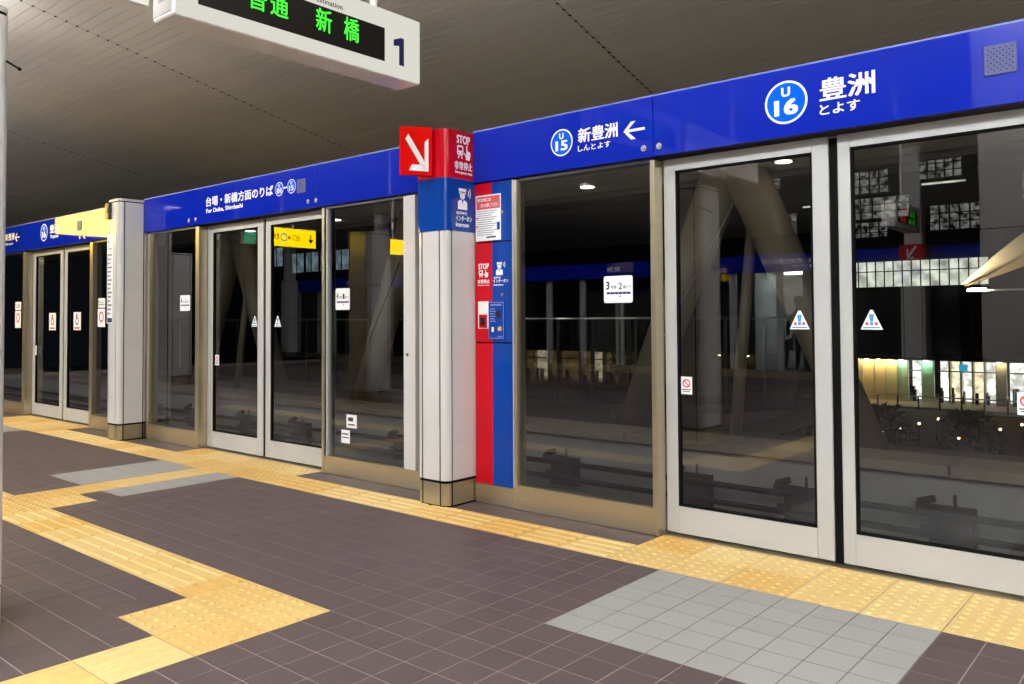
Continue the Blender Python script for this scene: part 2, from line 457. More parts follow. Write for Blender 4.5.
# ------------------------------------------------------------------ LAMPS
lamp_i = 0
ORD = ('first', 'second', 'third', 'fourth', 'fifth', 'sixth', 'seventh', 'eighth', 'ninth', 'tenth')
def lamp(k, x, y, z, L, wd, where, m_='lamp', cover=.3):
    """pendant linear lamp whose diffuser shines down, sideways and up"""
    t = thing('pendant_lamp', (x, y, z), 'linear pendant lamp hung above the %s, %s from its far end' % (where, ORD[k]), 'light', 'pendant lamps above the %s' % where)
    obj('lamp_diffuser', boxes((x - L / 2, x + L / 2, y - wd / 2, y + wd / 2, z, z + .10)), m_, t)
    obj('lamp_spine', boxes((x - L / 2 - .02, x + L / 2 + .02, y - wd * cover, y + wd * cover, z + .10, z + .14)), 'housing_cream', t)
    for q in (-.4, .4):
        bm = bmesh.new(); tube(bm, (x + L * q, y, z + .14), (x + L * q, y, cz(y) + .01), .006, seg=6); obj('hanger_wire', bm, 'metal_dark', t)
for k in range(10):
    lamp(k, -15.5 + 2.25 * k, -1.0, 3.98, 1.3, .11, 'near platform edge', cover=.5)
for k in range(8):
    lamp(k, -15.5 + 2.25 * k, -5.2, 4.5, 1.8, .26, 'middle of the platform', 'lamp_middle', cover=.12)
for k in range(2):
    lamp(k, 6.4 + 2.0 * k, -1.6, 4.1, 1.5, .24, 'platform end as added fill', 'fill_end')  # unseen lamps added to brighten the sides facing this end
for k in range(3):
    lamp(k, 1.4 + 1.9 * k, -4.35, 4.35, 1.5, .2, 'lift shaft', 'fill_wash')  # unseen lamps added so the white lift wall bounces fill light
for x in (-13.2, -10.3, -7.4, -4.5, -1.61, 1.3):
    z = cz(6.43)
    t = thing('downlight', (x, 6.43, z - .03), 'round recessed downlight in the eave, %s' % {-13.2: 'farthest along the roof', -10.3: 'second farthest along the roof', -7.4: 'beyond the left screen doors', -4.5: 'seen through the pane with the door number', -1.61: 'seen above the leaning column', 1.3: 'nearest the right edge'}[x], 'light', 'eave downlights')
    bm = bmesh.new(); tube(bm, (x, 6.43, z - .02), (x, 6.43, z + .02), .14, seg=20); obj('lamp_ring', bm, 'chrome', t)
    bm = bmesh.new(); tube(bm, (x, 6.43, z - .026), (x, 6.43, z - .018), .10, seg=20); obj('lamp_diffuser', bm, 'downlight', t)

# ------------------------------------------------------------------ SCREEN DOORS
ZT = 2.07
O0 = lambda y: Vector((0, y, 0))
def warning_triangle(t, x, z, y, s=.05):
    n = polys('warning_sticker', [[(x - s, z - s * .9), (x + s, z - s * .9), (x + s * .12, z + s * .95), (x - s * .12, z + s * .95)]], t, 'print_white', O0(y), FRONT)
    polys('sticker_mark', [[(x - .012, z + s * .55), (x - .007, z - s * .15), (x + .007, z - s * .15), (x + .012, z + s * .55)], disc(x, z - s * .35, .009, seg=10), rect(x - s * .75, x + s * .75, z - s * .78, z - s * .66)], n, 'sticker_blue', O0(y - .001), FRONT)
    polys('sticker_text', [rect(x - s * .55, x - s * .28, z - s * .5, z - s * .2), rect(x + s * .28, x + s * .55, z - s * .5, z - s * .2)], n, 'print_pale_red', O0(y - .001), FRONT)
def no_smoking(t, x, z, y, s=.033):
    n = polys('prohibition_sticker', [rect(x - s, x + s, z - s * 1.45, z + s * 1.45)], t, 'print_white', O0(y), FRONT)
    ring('prohibition_ring', x, z + s * .35, s * .5, s * .72, n, 'print_pale_red', O0(y - .001), FRONT, 18)
    polys('prohibition_bar', [[(x - s * .5, z + s * .75), (x - s * .35, z + s * .88), (x + s * .5, z - s * .05), (x + s * .35, z - s * .18)]], n, 'print_pale_red', O0(y - .0012), FRONT)
    polys('sticker_text', [rect(x - s * .8, x + s * .8, z - s * .75, z - s * .6), rect(x - s * .6, x + s * .6, z - s * 1.05, z - s * .92)], n, 'print_dark', O0(y - .001), FRONT)
def handle(t, x, z, y):
    obj('finger_pull', bevelled((x - .012, x + .012, y - .012, y, z - .06, z + .06), .003), 'print_white', t)
def door(name_label, x0, x1, lst, rst, tri=None, smoke=None, extra=None):
    y0, y1 = .60, .645
    t = thing('sliding_screen_door', ((x0 + x1) / 2, .62, 0), name_label, 'door', 'platform screen door leaves')
    obj('left_stile', bevelled((x0, x0 + lst, y0, y1, .016, ZT), .004), 'frame_silver', t)
    obj('right_stile', bevelled((x1 - rst, x1, y0, y1, .016, ZT), .004), 'frame_silver', t)
    obj('top_rail', boxes((x0 + lst, x1 - rst, y0 + .001, y1 - .001, 2.003, ZT - .002)), 'frame_silver', t)
    obj('bottom_rail', boxes((x0 + lst, x1 - rst, y0 + .001, y1 - .001, .018, .162)), 'frame_silver', t)
    g = obj('glass_pane', boxes((x0 + lst, x1 - rst, .618, .628, .162, 2.003)), 'screen_glass', t)
    bm = boxes((x0 + lst, x0 + lst + .012, .606, .634, .162, 2.003), (x1 - rst - .012, x1 - rst, .606, .634, .162, 2.003), (x0 + lst, x1 - rst, .606, .634, .162, .174), (x0 + lst, x1 - rst, .606, .634, 1.991, 2.003))
    obj('glazing_gasket', bm, 'rubber_black', t)
    if tri: warning_triangle(t, tri, 1.175, .6165)
    if smoke: no_smoking(t, smoke, .82, .6165)
    if extra: extra(t)
    return t
door('glass screen door leaf right of the emergency cabinet, with no-smoking sticker at its left edge', .005, .905, .07, .08, tri=.748, smoke=.124)
door('glass screen door leaf at the right edge of the photo', .948, 1.85, .058, .07, tri=1.088, smoke=1.70)
door('left leaf of the middle pair of screen doors', -4.80, -3.894, .085, .085, tri=-4.045, smoke=-4.66)
def white_notice(t, x, z):
    n = polys('wheelchair_notice', [rect(x - .1, x + .1, z - .105, z + .105)], t, 'print_white', O0(.6165), FRONT)
    ring('wheelchair_mark', x, z - .0, .03, .045, n, 'print_navy', O0(.6155), FRONT, 16)
    polys('notice_text', [rect(x - .03, x + .01, z + .04, z + .085), rect(x - .07, x + .07, z - .09, z - .07)], n, 'print_pale_red', O0(.6155), FRONT)
door('right leaf of the middle pair of screen doors', -3.857, -2.955, .07, .08, tri=-3.70)
door('left leaf of the far pair of screen doors', -9.0, -8.08, .08, .08, extra=lambda t: (white_notice(t, -8.42, 1.18), handle(t, -8.86, .82, .6)))
door('right leaf of the far pair of screen doors', -8.04, -7.13, .08, .08, extra=lambda t: white_notice(t, -7.71, 1.185))
door('left leaf of the farthest pair of screen doors', -13.8, -12.9, .08, .08)
door('right leaf of the farthest pair of screen doors', -12.86, -11.95, .08, .08)
for nm, a, b in (('right', .905, .948), ('middle', -3.894, -3.857), ('far', -8.08, -8.04), ('farthest', -12.9, -12.86)):
    tag(obj('door_seal', boxes((a + .001, b - .001, .612, .64, .01, 2.06)), 'rubber_black'), 'black rubber seal between the leaves of the %s door pair' % nm, 'seal', 'door seals')

def number_plate(t, x0, x1, z0, z1, a, b, y):
    n = polys('door_number_plate', [rrect(x0, x1, z0, z1, .012)], t, 'print_white', O0(y), FRONT)
    w_, h_ = x1 - x0, z1 - z0
    P = lambda txt, p0, p1, q0, q1, bold: text('lettering', txt, n, 'print_dark', O0(y - .001), FRONT, x0 + w_ * p0, x0 + w_ * p1, z0 + h_ * q0, z0 + h_ * q1, bold)
    P(a, .08, .2, .5, .8, .03); P('号車', .25, .45, .52, .64, .01); P(b, .52, .64, .5, .74, .01); P('番ドア', .68, .94, .52, .64, .01)
    polys('train_diagram', [rect(x0 + w_ * (.1 + .14 * k), x0 + w_ * (.1 + .14 * k + .13), z0 + h_ * .32, z0 + h_ * .4) for k in range(6)], n, 'print_navy', O0(y - .001), FRONT)
    polys('train_mark', [[(x0 + w_ * .54, z0 + h_ * .22), (x0 + w_ * .6, z0 + h_ * .22), (x0 + w_ * .57, z0 + h_ * .29)]], n, 'print_navy', O0(y - .001), FRONT)
def fixed(label, x0, x1, gx0, gx1, lp, rp, plate=None, kick=.15, left_mat='stainless', right_mat='stainless', top_mat='metal_dark'):
    """lp / rp: x-range of a post standing at either end"""
    t = thing('fixed_glass_screen', ((x0 + x1) / 2, .55, 0), label, 'glass panel', 'fixed glass screens')
    kx0, kx1 = (lp[1] if lp else x0), (rp[0] if rp and rp[1] >= x1 - .001 else x1)
    obj('kick_plate', boxes((kx0, kx1, .512, .60, .004, kick - .012)), 'stainless', t)
    obj('sill_rail', boxes((kx0, kx1, .511, .60, kick - .012, kick + .002)), 'stainless', t)
    obj('glass_pane', boxes((gx0, gx1, .534, .544, kick + .004, 2.055)), 'screen_glass', t)
    obj('head_rail', boxes((kx0, kx1, .525, .60, 2.052, 2.074)), top_mat, t)
    for nm, r, m_ in (('left_post', lp, left_mat), ('right_post', rp, right_mat)):
        if r: obj(nm, bevelled((r[0], r[1], .508, .60, .004 if m_ == 'stainless' else kick + .002, 2.062), .003), m_, t)
    if plate: number_plate(t, *plate, .531)
    return t
fixed('fixed glass screen beside the red and blue cabinet with a 3-2 door number plate', -1.01, 0.0, -.985, -.03, (-1.012, -.985), (-.03, 0.0), (-.35, -.158, 1.277, 1.431, '3', '2'))
t = fixed('fixed glass screen left of the pillar with red arrow sign', -2.955, -1.635, -2.895, -2.02, (-2.955, -2.925), (-2.02, -1.90), (-2.81, -2.64, 1.263, 1.428, '4', '1'), kick=.135, right_mat='panel_white')
obj('dark_reveal', boxes((-2.925, -2.905, .53, .60, .135, 2.055)), 'rubber_black', t)
obj('glazing_bead', boxes((-2.905, -2.893, .515, .56, .135, 2.055)), 'frame_silver', t)
obj('bolt', bevelled((-1.985, -1.962, .498, .508, .93, .952), .003), 'chrome', t)
n = polys('small_notice', [rect(-2.74, -2.64, .25, .35), rect(-2.68, -2.56, .37, .47)], t, 'print_white', O0(.532), FRONT)
polys('notice_text', [rect(-2.73, -2.65, .29, .297), rect(-2.73, -2.66, .315, .325), rect(-2.66, -2.60, .42, .45), rect(-2.66, -2.58, .39, .4)], n, 'print_dark', O0(.531), FRONT)
fixed('fixed glass screen between the far pillar and the middle screen doors', -5.80, -4.80, -5.74, -4.86, (-5.80, -5.74), (-4.86, -4.80), (-5.18, -4.995, 1.278, 1.428, '4', '2'))
t = fixed('fixed glass screen just behind the far pillar', -7.13, -6.135, -7.0, -6.16, (-7.13, -7.06), None, (-6.96, -6.79, 1.33, 1.435, '4', '2'))
n = polys('prohibition_notice', [rect(-6.97, -6.79, 1.12, 1.32)], t, 'print_white', O0(.531), FRONT); ring('prohibition_ring', -6.88, 1.23, .04, .06, n, 'print_pale_red', O0(.530), FRONT, 16)
t = fixed('fixed glass screen left of the far pair of doors', -10.3, -9.0, -10.2, -9.08, (-10.3, -10.2), (-9.08, -9.0), (-9.39, -9.19, 1.33, 1.435, '5', '1'))
n = polys('prohibition_notice', [rect(-9.39, -9.19, 1.1, 1.32)], t, 'print_white', O0(.531), FRONT); ring('prohibition_ring', -9.29, 1.23, .04, .06, n, 'print_pale_red', O0(.530), FRONT, 16)
fixed('fixed glass screen at the far left end of the platform', -11.95, -10.35, -11.88, -10.6, (-11.95, -11.88), (-10.6, -10.35))

# ------------------------------------------------------------------ HEADER PANELS (blue fascia)
FZ0, FZ1, FY = 2.076, 2.411, .50
HK = 1.01269
def hx(x): return CAM_C.x + (x - CAM_C.x) * HK      # positions surveyed on y = .45, carried to the panel face
def hz(z): return CAM_C.z + (z - CAM_C.z) * HK
def header(label, x0, x1):
    t = thing('header_panel', ((x0 + x1) / 2, .57, FZ0), label, 'sign board', 'blue header panels above the screens')
    obj('panel_face', bevelled((x0 + .0015, x1 - .0015, FY, FY + .02, FZ0, FZ1), .0025), 'fascia_blue', t)
    obj('panel_box', boxes((x0, x1, FY + .02, .70, FZ0 + .01, FZ1 - .01)), 'mullion', t)
    obj('top_trim', boxes((x0, x1, FY + .004, FY + .03, FZ1, FZ1 + .008)), 'trim_pale', t)
    return t
def knob(t, x, z=2.117):
    x, z = hx(x), hz(z)
    bm = bmesh.new(); tube(bm, (x, FY, z), (x, FY - .012, z), .013, .009, 12); tube(bm, (x, FY, z), (x, FY - .006, z), .018, .018, 12); obj('lock_knob', bm, 'chrome', t)
def speaker(t, x0, x1, z0, z1):
    x0, x1, z0, z1 = hx(x0), hx(x1), hz(z0), hz(z1)
    s = obj('speaker_grille', bevelled((x0, x1, FY - .006, FY, z0, z1), .004), 'speaker_grey', t)
    pl = []
    n = 9; px = (x1 - x0) / (n + 2)
    for a in range(n):
        for b in range(n):
            if (a + b) % 2 == 0: pl.append(disc(x0 + px * (a + 1.5), z0 + (z1 - z0) / (n + 2) * (b + 1.5), px * .36, seg=6))
    polys('speaker_holes', pl, s, 'speaker_hole', O0(FY - .0066), FRONT)
FP = O0(FY - .0012); FP2 = O0(FY - .0022); FP3 = O0(FY - .0032)
def roundel(t, x, z, r, top, num, rz=None):
    x, z = hx(x), hz(z)
    n = polys('station_roundel', [disc(x, z, r, rz, 40)], t, 'print_white', FP, FRONT)
    k = polys('roundel_disc', [disc(x, z, r * .9, (rz or r) * .9, 40)], n, 'roundel_blue', FP2, FRONT)
    rz = rz or r
    text('lettering', top, n, 'print_white', FP3, FRONT, x - r * .21, x + r * .21, z + rz * .26, z + rz * .70, .04)
    text('lettering', num, n, 'print_white', FP3, FRONT, x - r * .55, x + r * .57, z - rz * .60, z + rz * .14, .04)
LW = 'print_white'
t = header('blue header panel lettered U16 above the right screen doors', 0.0, 2.6)
roundel(t, .761, 2.232, .106, 'U', '16')
text('lettering', '豊洲', t, LW, FP, FRONT, hx(.922), hx(1.171), hz(2.205), hz(2.312), .022)
text('lettering', 'とよす', t, LW, FP, FRONT, hx(.921), hx(1.104), hz(2.140), hz(2.190), .02)
speaker(t, 1.60, 1.722, 2.19, 2.318); knob(t, .067); knob(t, 1.95)
t = header('blue header panel lettered U15 with a left arrow above the cabinet', -1.343, 0.0)
roundel(t, -.584, 2.229, .081, 'U', '15')
text('lettering', '新豊洲', t, LW, FP, FRONT, hx(-.466), hx(-.195), hz(2.208), hz(2.292), .025)
text('lettering', 'しんとよす', t, LW, FP, FRONT, hx(-.467), hx(-.243), hz(2.158), hz(2.193), .02)
def arrow_left(t, x0, x1, z0, z1):
    x0, x1, z0, z1 = hx(x0), hx(x1), hz(z0), hz(z1)
    zc, h, w_ = (z0 + z1) / 2, (z1 - z0) / 2, x1 - x0; s = h * .3
    polys('direction_arrow', [[(x0 + w_ * .1, zc - s * .5), (x1, zc - s * .5), (x1, zc + s * .5), (x0 + w_ * .1, zc + s * .5)],
        [(x0, zc), (x0 + w_ * .16, zc), (x0 + w_ * .58, zc + h), (x0 + w_ * .36, zc + h)], [(x0, zc), (x0 + w_ * .36, zc - h), (x0 + w_ * .58, zc - h), (x0 + w_ * .16, zc)]], t, LW, FP, FRONT)
arrow_left(t, -.158, -.022, 2.178, 2.278); knob(t, -.028)
t = header('plain blue header panel left of the pillar with red arrow sign', -3.03, -1.632); knob(t, -2.944)
t = header('blue header panel with direction lettering above the middle screen doors', -4.87, -3.03)
text('lettering', '台場・新橋方面のりば', t, LW, FP, FRONT, hx(-4.574), hx(-3.525), hz(2.215), hz(2.302), .022)
text('lettering', 'For Daiba, Shimbashi', t, LW, FP, FRONT, hx(-4.568), hx(-3.974), hz(2.152), hz(2.196), .025)
roundel(t, -3.438, 2.257, .058, 'U', '01'); roundel(t, -3.27, 2.262, .058, 'U', '15')
polys('dash', [rect(hx(-3.375), hx(-3.332), hz(2.255), hz(2.267))], t, LW, FP, FRONT)
speaker(t, -3.195, -3.079, 2.195, 2.305); knob(t, -3.046); knob(t, -4.75)
t = header('blue header panel right of the far pillar', -5.855, -4.87); knob(t, -4.866); knob(t, -5.84)
t = header('blue header panel just left of the far pillar', -7.27, -6.13); knob(t, -7.12)
t = header('blue header panel lettered U16 above the far screen doors', -9.1, -7.27)
roundel(t, -8.26, 2.248, .105, 'U', '16')
text('lettering', '豊洲', t, LW, FP, FRONT, hx(-8.09), hx(-7.83), hz(2.225), hz(2.325), .025)
text('lettering', 'Toyosu', t, LW, FP, FRONT, hx(-8.077), hx(-7.84), hz(2.152), hz(2.205), .03)
speaker(t, -7.32, -7.21, 2.2, 2.31); knob(t, -7.237)
t = header('blue header panel with a left arrow at the far left', -10.4, -9.1)
roundel(t, -9.64, 2.245, .08, 'U', '15')
text('lettering', '新豊洲', t, LW, FP, FRONT, hx(-9.52), hx(-9.21), hz(2.225), hz(2.315), .025)
text('lettering', 'Shin-toyosu', t, LW, FP, FRONT, hx(-9.52), hx(-9.25), hz(2.16), hz(2.20), .02)
arrow_left(t, -9.185, -9.04, 2.2, 2.3)
t = header('blue header panel at the far end of the platform', -14.6, -10.4)

# ------------------------------------------------------------------ PILLARS
def pillar(label, x0, x1, y0, y1, h=2.405, base=.15, upper=None, rr=.05):
    t = thing('platform_pillar', ((x0 + x1) / 2, (y0 + y1) / 2, 0), label, 'pillar', 'white clad pillars')
    bm = bmesh.new(); prism(bm, rounded(x0 + .005, x1 - .005, y0 + .005, y1 - .005, rr - .005), .0, h - .02); obj('pillar_core', bm, 'joint_black', t)
    g = .012; z0, z1 = base + .018, h - .034
    obj('cladding_panel', boxes((x0 + rr + g, x1 - rr - g, y0, y0 + .012, z0, z1)), 'panel_white', t)
    obj('cladding_panel', boxes((x0 + rr + g, x1 - rr - g, y1 - .012, y1, z0, z1)), 'panel_white', t)
    obj('cladding_panel', boxes((x1 - .012, x1, y0 + rr + g, y1 - rr - g, z0, z1)), 'panel_white', t)
    obj('cladding_panel', boxes((x0, x0 + .012, y0 + rr + g, y1 - rr - g, z0, z1)), 'panel_white', t)
    for sx, sy in ((0, 0), (1, 0), (1, 1), (0, 1)):
        cx = (x0 + rr) if sx == 0 else (x1 - rr); cy = (y0 + rr) if sy == 0 else (y1 - rr)
        a0 = {(0, 0): 180, (1, 0): 270, (1, 1): 0, (0, 1): 90}[(sx, sy)]
        def corner(za, zb, r1, m_, nm):
            pts = [(cx, cy)] + [(cx + r1 * math.cos(math.radians(a0 + 90 * s / 5)), cy + r1 * math.sin(math.radians(a0 + 90 * s / 5))) for s in range(6)]
            bm = bmesh.new(); prism(bm, pts, za, zb); obj(nm, bm, m_, t)
        corner(z0, z1, rr, 'panel_white', 'corner_panel'); corner(.012, base, rr - .002, 'stainless', 'base_corner')
    e = .002
    for b in ((x0 + rr + g, x1 - rr - g, y0 + e, y0 + .012, .012, base), (x0 + rr + g, x1 - rr - g, y1 - .012, y1 - e, .012, base), (x1 - .012, x1 - e, y0 + rr + g, y1 - rr - g, .012, base), (x0 + e, x0 + .012, y0 + rr + g, y1 - rr - g, .012, base)):
        obj('base_plate', boxes(b), 'stainless', t)
    bm = bmesh.new(); prism(bm, rounded(x0, x1, y0, y1, rr), h - .022, h); obj('top_cap', bm, 'panel_white', t)
    if upper:
        bm = bmesh.new(); prism(bm, rounded(x0 + upper, x1 - upper, y0 + upper, y1 - upper, .03), h, cz((y0 + y1) / 2) + .02); obj('upper_shaft', bm, 'panel_white', t)
    return t
pillar('white clad pillar carrying the red and blue emergency signs', -1.62, -1.35, .25, .595)
pb = pillar('white clad pillar with route list standing by the middle screen doors', -6.125, -5.86, .25, .56)
pl = pillar('white clad pillar at the left edge of the photo', -1.70, -1.263, -2.74, -2.289, h=2.43)
pillar('white clad pillar in the middle of the platform, seen only mirrored', -7.1, -6.65, -3.5, -3.05, h=2.43)
bm = bmesh.new(); tube(bm, (-1.30, -2.30, 2.2255), (-1.147, -2.30, 2.160), .0045, seg=8); tube(bm, (-1.15, -2.30, 2.161), (-1.143, -2.30, 2.158), .007, seg=8); obj('sign_bracket', bm, 'joint_black', pl)
for x, y, z, lab in ((-1.48, -2.515, 2.43, 'pillar at the left edge'), (-6.875, -3.275, 2.43, 'mid-platform pillar'), (-12.3, -3.2, 2.43, 'farthest mid-platform pillar'), (-1.485, .43, 2.405, 'pillar with the emergency signs'), (-5.99, .4, 2.405, 'pillar with the route list')):
    e_ = .19 if y < 0 else .11 if x > -2 else .08
    if x < -12: pillar('white clad pillar farthest along the middle of the platform', x - .225, x + .225, y - .225, y + .225, h=2.43)
    t = thing('pillar_top_fill', (x, y, z), 'flat unseen fill lamp added on top of the %s' % lab, 'light', 'added fill lamps on the pillar tops')  # unseen lamp added to brighten the ceiling
    obj('lamp_tray', boxes((x - e_, x + e_, y - e_, y + e_, z + .0003, z + .002)), 'housing_cream', t); obj('lamp_lens', boxes((x - e_ + .02, x + e_ - .02, y - e_ + .02, y + e_ - .02, z + .002, z + .005)), 'fill_up' if y < 0 else 'fill_up_soft', t)
# route list on the far pillar
BP = O0(.2485)
x0, x1 = -6.115, -5.99
n = polys('route_panel', [rect(x0, x1, 1.16, 2.06)], pb, 'print_white', BP, FRONT); BP2 = O0(.2475)
polys('track_number', [rect(x0 + .035, x0 + .047, 1.9, 2.0), [(x0 + .02, 1.97), (x0 + .035, 1.98), (x0 + .035, 2.0), (x0 + .02, 1.99)]], n, 'print_dark', BP2, FRONT)
polys('route_line', [rect(x0 + .008, x0 + .014, 1.2, 1.86)], n, 'print_navy', BP2, FRONT)
polys('route_stops', [disc(x0 + .035, 1.26 + .042 * k, .012, seg=10) for k in range(15)], n, 'print_navy', BP2, FRONT)
polys('route_names', [rect(x0 + .055, x0 + .075 + .03 * ((k * 7) % 3) / 2, 1.252 + .042 * k, 1.268 + .042 * k) for k in range(15)] + [rect(x0 + .055, x0 + .1, 1.905, 1.915)], n, 'print_dark', BP2, FRONT)
polys('route_key', [rect(x0 + .015, x1 - .005, 1.17, 1.215)], n, 'print_navy', BP2, FRONT)
t = thing('call_box', (-6.06, .24, 2.2), 'small grey box with amber lamp near the top of the far pillar', 'call box')
obj('box_body', bevelled((-6.10, -6.02, .215, .2495, 2.21, 2.37), .005), 'metal_dark', t); obj('lamp_lens', bevelled((-6.085, -6.035, .205, .215, 2.27, 2.32), .004), 'tactile_yellow', t)

# ------------------------------------------------------------------ EMERGENCY SIGN round the pillar
t = thing('emergency_sign', (-1.53, .43, 1.755), 'red over blue emergency stop and intercom sign wrapped round the pillar top', 'sign')
RX = -1.344
for nm, za, zb, m_ in (('red_wrap', 2.092, 2.412, 'sign_red'), ('blue_wrap', 1.755, 2.090, 'deep_blue')):
    bm = bmesh.new(); prism(bm, rounded(-1.626, RX, .244, .595, .05, 5, (1, 1, 0, 0)), za, min(zb, 2.404)); obj(nm, bm, m_, t)
SO = Vector((RX + .0012, 0, 0)); SO2 = Vector((RX + .002, 0, 0))
text('lettering', 'STOP', t, LW, SO, SIDE, 0.348, 0.474, 2.322, 2.376, .035)
def train_icon(t, a0, a1, z0, z1, org, axes):
    w_, h_ = a1 - a0, z1 - z0
    n = polys('train_icon', [rrect(a0, a1, z0 + h_ * .25, z1, w_ * .2), [(a0 + w_ * .1, z0), (a0 + w_ * .28, z0), (a0 + w_ * .4, z0 + h_ * .22), (a0 + w_ * .25, z0 + h_ * .22)], [(a1 - w_ * .28, z0), (a1 - w_ * .1, z0), (a1 - w_ * .25, z0 + h_ * .22), (a1 - w_ * .4, z0 + h_ * .22)]], t, LW, org, axes)
    return [rect(a0 + w_ * .18, a1 - w_ * .18, z0 + h_ * .6, z0 + h_ * .86), disc(a0 + w_ * .27, z0 + h_ * .42, w_ * .08, seg=8), disc(a1 - w_ * .27, z0 + h_ * .42, w_ * .08, seg=8)], n
def hand_icon(t, a0, a1, z0, z1, org, axes):
    w_, h_ = a1 - a0, z1 - z0
    P = lambda a, b: (a0 + w_ * a, z0 + h_ * b)
    polys('hand_icon', [[P(.34, .45), P(.5, .45), P(.5, .98), P(.42, 1.0), P(.34, .98)], [P(.25, .0), P(.85, .0), P(.95, .25), P(.98, .52), P(.86, .58), P(.5, .62), P(.34, .62), P(.34, .3)], [P(.0, .42), P(.08, .48), P(.36, .28), P(.34, .08)]], t, LW, org, axes)
pl_, n_ = train_icon(t, 0.352, 0.410, 2.225, 2.31, SO, SIDE); polys('icon_detail', pl_, n_, 'sign_red', SO2, SIDE)
hand_icon(t, 0.418, 0.479, 2.222, 2.318, SO, SIDE)
text('lettering', '非常停止', t, LW, SO, SIDE, 0.327, 0.495, 2.152, 2.205, .025)
text('lettering', 'Emergency stop', t, LW, SO, SIDE, 0.334, 0.493, 2.122, 2.143, .03)
def guard_icon(t, a0, a1, z0, z1, org, axes, org2, bg):
    w_, h_ = a1 - a0, z1 - z0
    P = lambda a, b: (a0 + w_ * a, z0 + h_ * b)
    n = polys('guard_icon', [[P(.0, .0), P(.72, .0), P(.72, .32), P(.6, .42), P(.12, .42), P(.0, .32)], disc(*P(.36, .62), w_ * .2, h_ * .17, 16), [P(.12, .76), P(.6, .76), P(.66, .94), P(.06, .94)], [P(.1, .7), P(.62, .7), P(.62, .76), P(.1, .76)],
        [P(.78, .62), P(.82, .62), P(.85, .75), P(.82, .88), P(.78, .88), P(.8, .75)], [P(.9, .54), P(.95, .54), P(1, .75), P(.95, .96), P(.9, .96), P(.94, .75)]], t, LW, org, axes)
    polys('icon_detail', [rect(*[a0 + w_ * q for q in (.16, .56)], z0 + h_ * .765, z0 + h_ * .80), [P(.3, .42), P(.42, .42), P(.36, .25)]], n, bg, org2, axes)
guard_icon(t, 0.357, 0.479, 1.895, 2.04, SO, SIDE, SO2, 'deep_blue')
text('lettering', '係員呼出', t, LW, SO, SIDE, 0.340, 0.441, 1.862, 1.882, .02)
text('lettering', 'インターホン', t, LW, SO, SIDE, 0.338, 0.488, 1.820, 1.856, .03)
text('lettering', 'Intercom', t, LW, SO, SIDE, 0.338, 0.460, 1.782, 1.812, .03)
# projecting arrow flag
A_, B_ = Vector((-1.563, .06, 0)), Vector((-1.442, .226, 0)); dR = (B_ - A_).normalized(); nR = dR.cross(Z)
f = thing('arrow_sign', (-1.56, .18, 2.10), 'red projecting sign with white arrow on the front of the pillar', 'sign')
bm = bmesh.new(); q = [A_, B_, B_ - nR * .03, A_ - nR * .03]; prism(bm, [(v.x, v.y) for v in q], 2.105, 2.415); obj('sign_board', bm, 'arrow_red', f)
Lf = (B_ - A_).length; FA = (dR, Z); FO = A_ + nR * .0015
ar = lambda pts: [(Lf * (.16 + .72 * a), 2.13 + .25 * b) for a, b in pts]
polys('direction_arrow', [ar([(0, .82), (.13, .95), (.88, .2), (.76, .06)]), ar([(.83, .75), (1, .85), (1, 0), (.83, .03)]), ar([(.15, .02), (1, 0), (.84, .17), (.28, .17)])], f, LW, FO, FA)

# ------------------------------------------------------------------ EMERGENCY CABINET
t = thing('emergency_cabinet', (-1.18, .56, .12), 'tall red and blue emergency stop cabinet beside the pillar', 'cabinet')
c0, cm, c1 = -1.342, -1.194, -1.022
obj('cabinet_body', boxes((c0, c1 + .008, .532, .62, .004, 2.075)), 'joint_black', t)
def two(nm, z0, z1):
    d = obj(nm, boxes((c0, cm, .518, .53, z0, z1)), 'sign_red', t); obj('blue_half', boxes((cm, c1, .518, .53, z0, z1)), 'deep_blue', d); return d
ud = two('upper_door', 1.688, 2.072); md = two('middle_door', 1.040, 1.680); two('lower_panel', .128, 1.032)
obj('kick_plate', boxes((c0, c1 + .008, .514, .531, .004, .125)), 'stainless', t)
obj('side_trim', boxes((c1 + .001, c1 + .01, .512, .55, .125, 2.07)), 'frame_silver', t)
CP, CP2, CP3 = O0(.5168), O0(.5158), O0(.5148)
n = polys('notice_sheet', [rect(-1.333, -1.117, 1.695, 1.992)], ud, LW, CP, FRONT)
polys('notice_heading', [rect(-1.326, -1.123, 1.90, 1.984)], n, 'print_pale_red', CP2, FRONT)
text('lettering', '緊急時には', n, LW, CP3, FRONT, -1.315, -1.2, 1.95, 1.972, .02); text('lettering', 'ボタンを押してください', n, LW, CP3, FRONT, -1.29, -1.135, 1.912, 1.938, .02)
polys('notice_lines', [rect(-1.318, -1.15 - .02 * (k % 3), 1.886 - .014 * k, 1.889 - .014 * k) for k in range(12)] + [rect(-1.24, -1.16, 1.712, 1.722)], n, 'print_dark', CP2, FRONT)
polys('notice_marks', [disc(-1.322, 1.845, .007, seg=8), disc(-1.322, 1.79, .007, seg=8)], n, 'sign_red', CP2, FRONT)
polys('notice_block', [rect(-1.15, -1.125, 1.76, 1.81)], n, 'deep_blue', CP2, FRONT)
text('lettering', 'STOP', md, LW, CP, FRONT, -1.312, -1.221, 1.512, 1.548, .035)
pl_, n_ = train_icon(md, -1.308, -1.272, 1.458, 1.505, CP, FRONT); polys('icon_detail', pl_, n_, 'sign_red', CP2, FRONT); hand_icon(md, -1.266, -1.226, 1.458, 1.51, CP, FRONT)
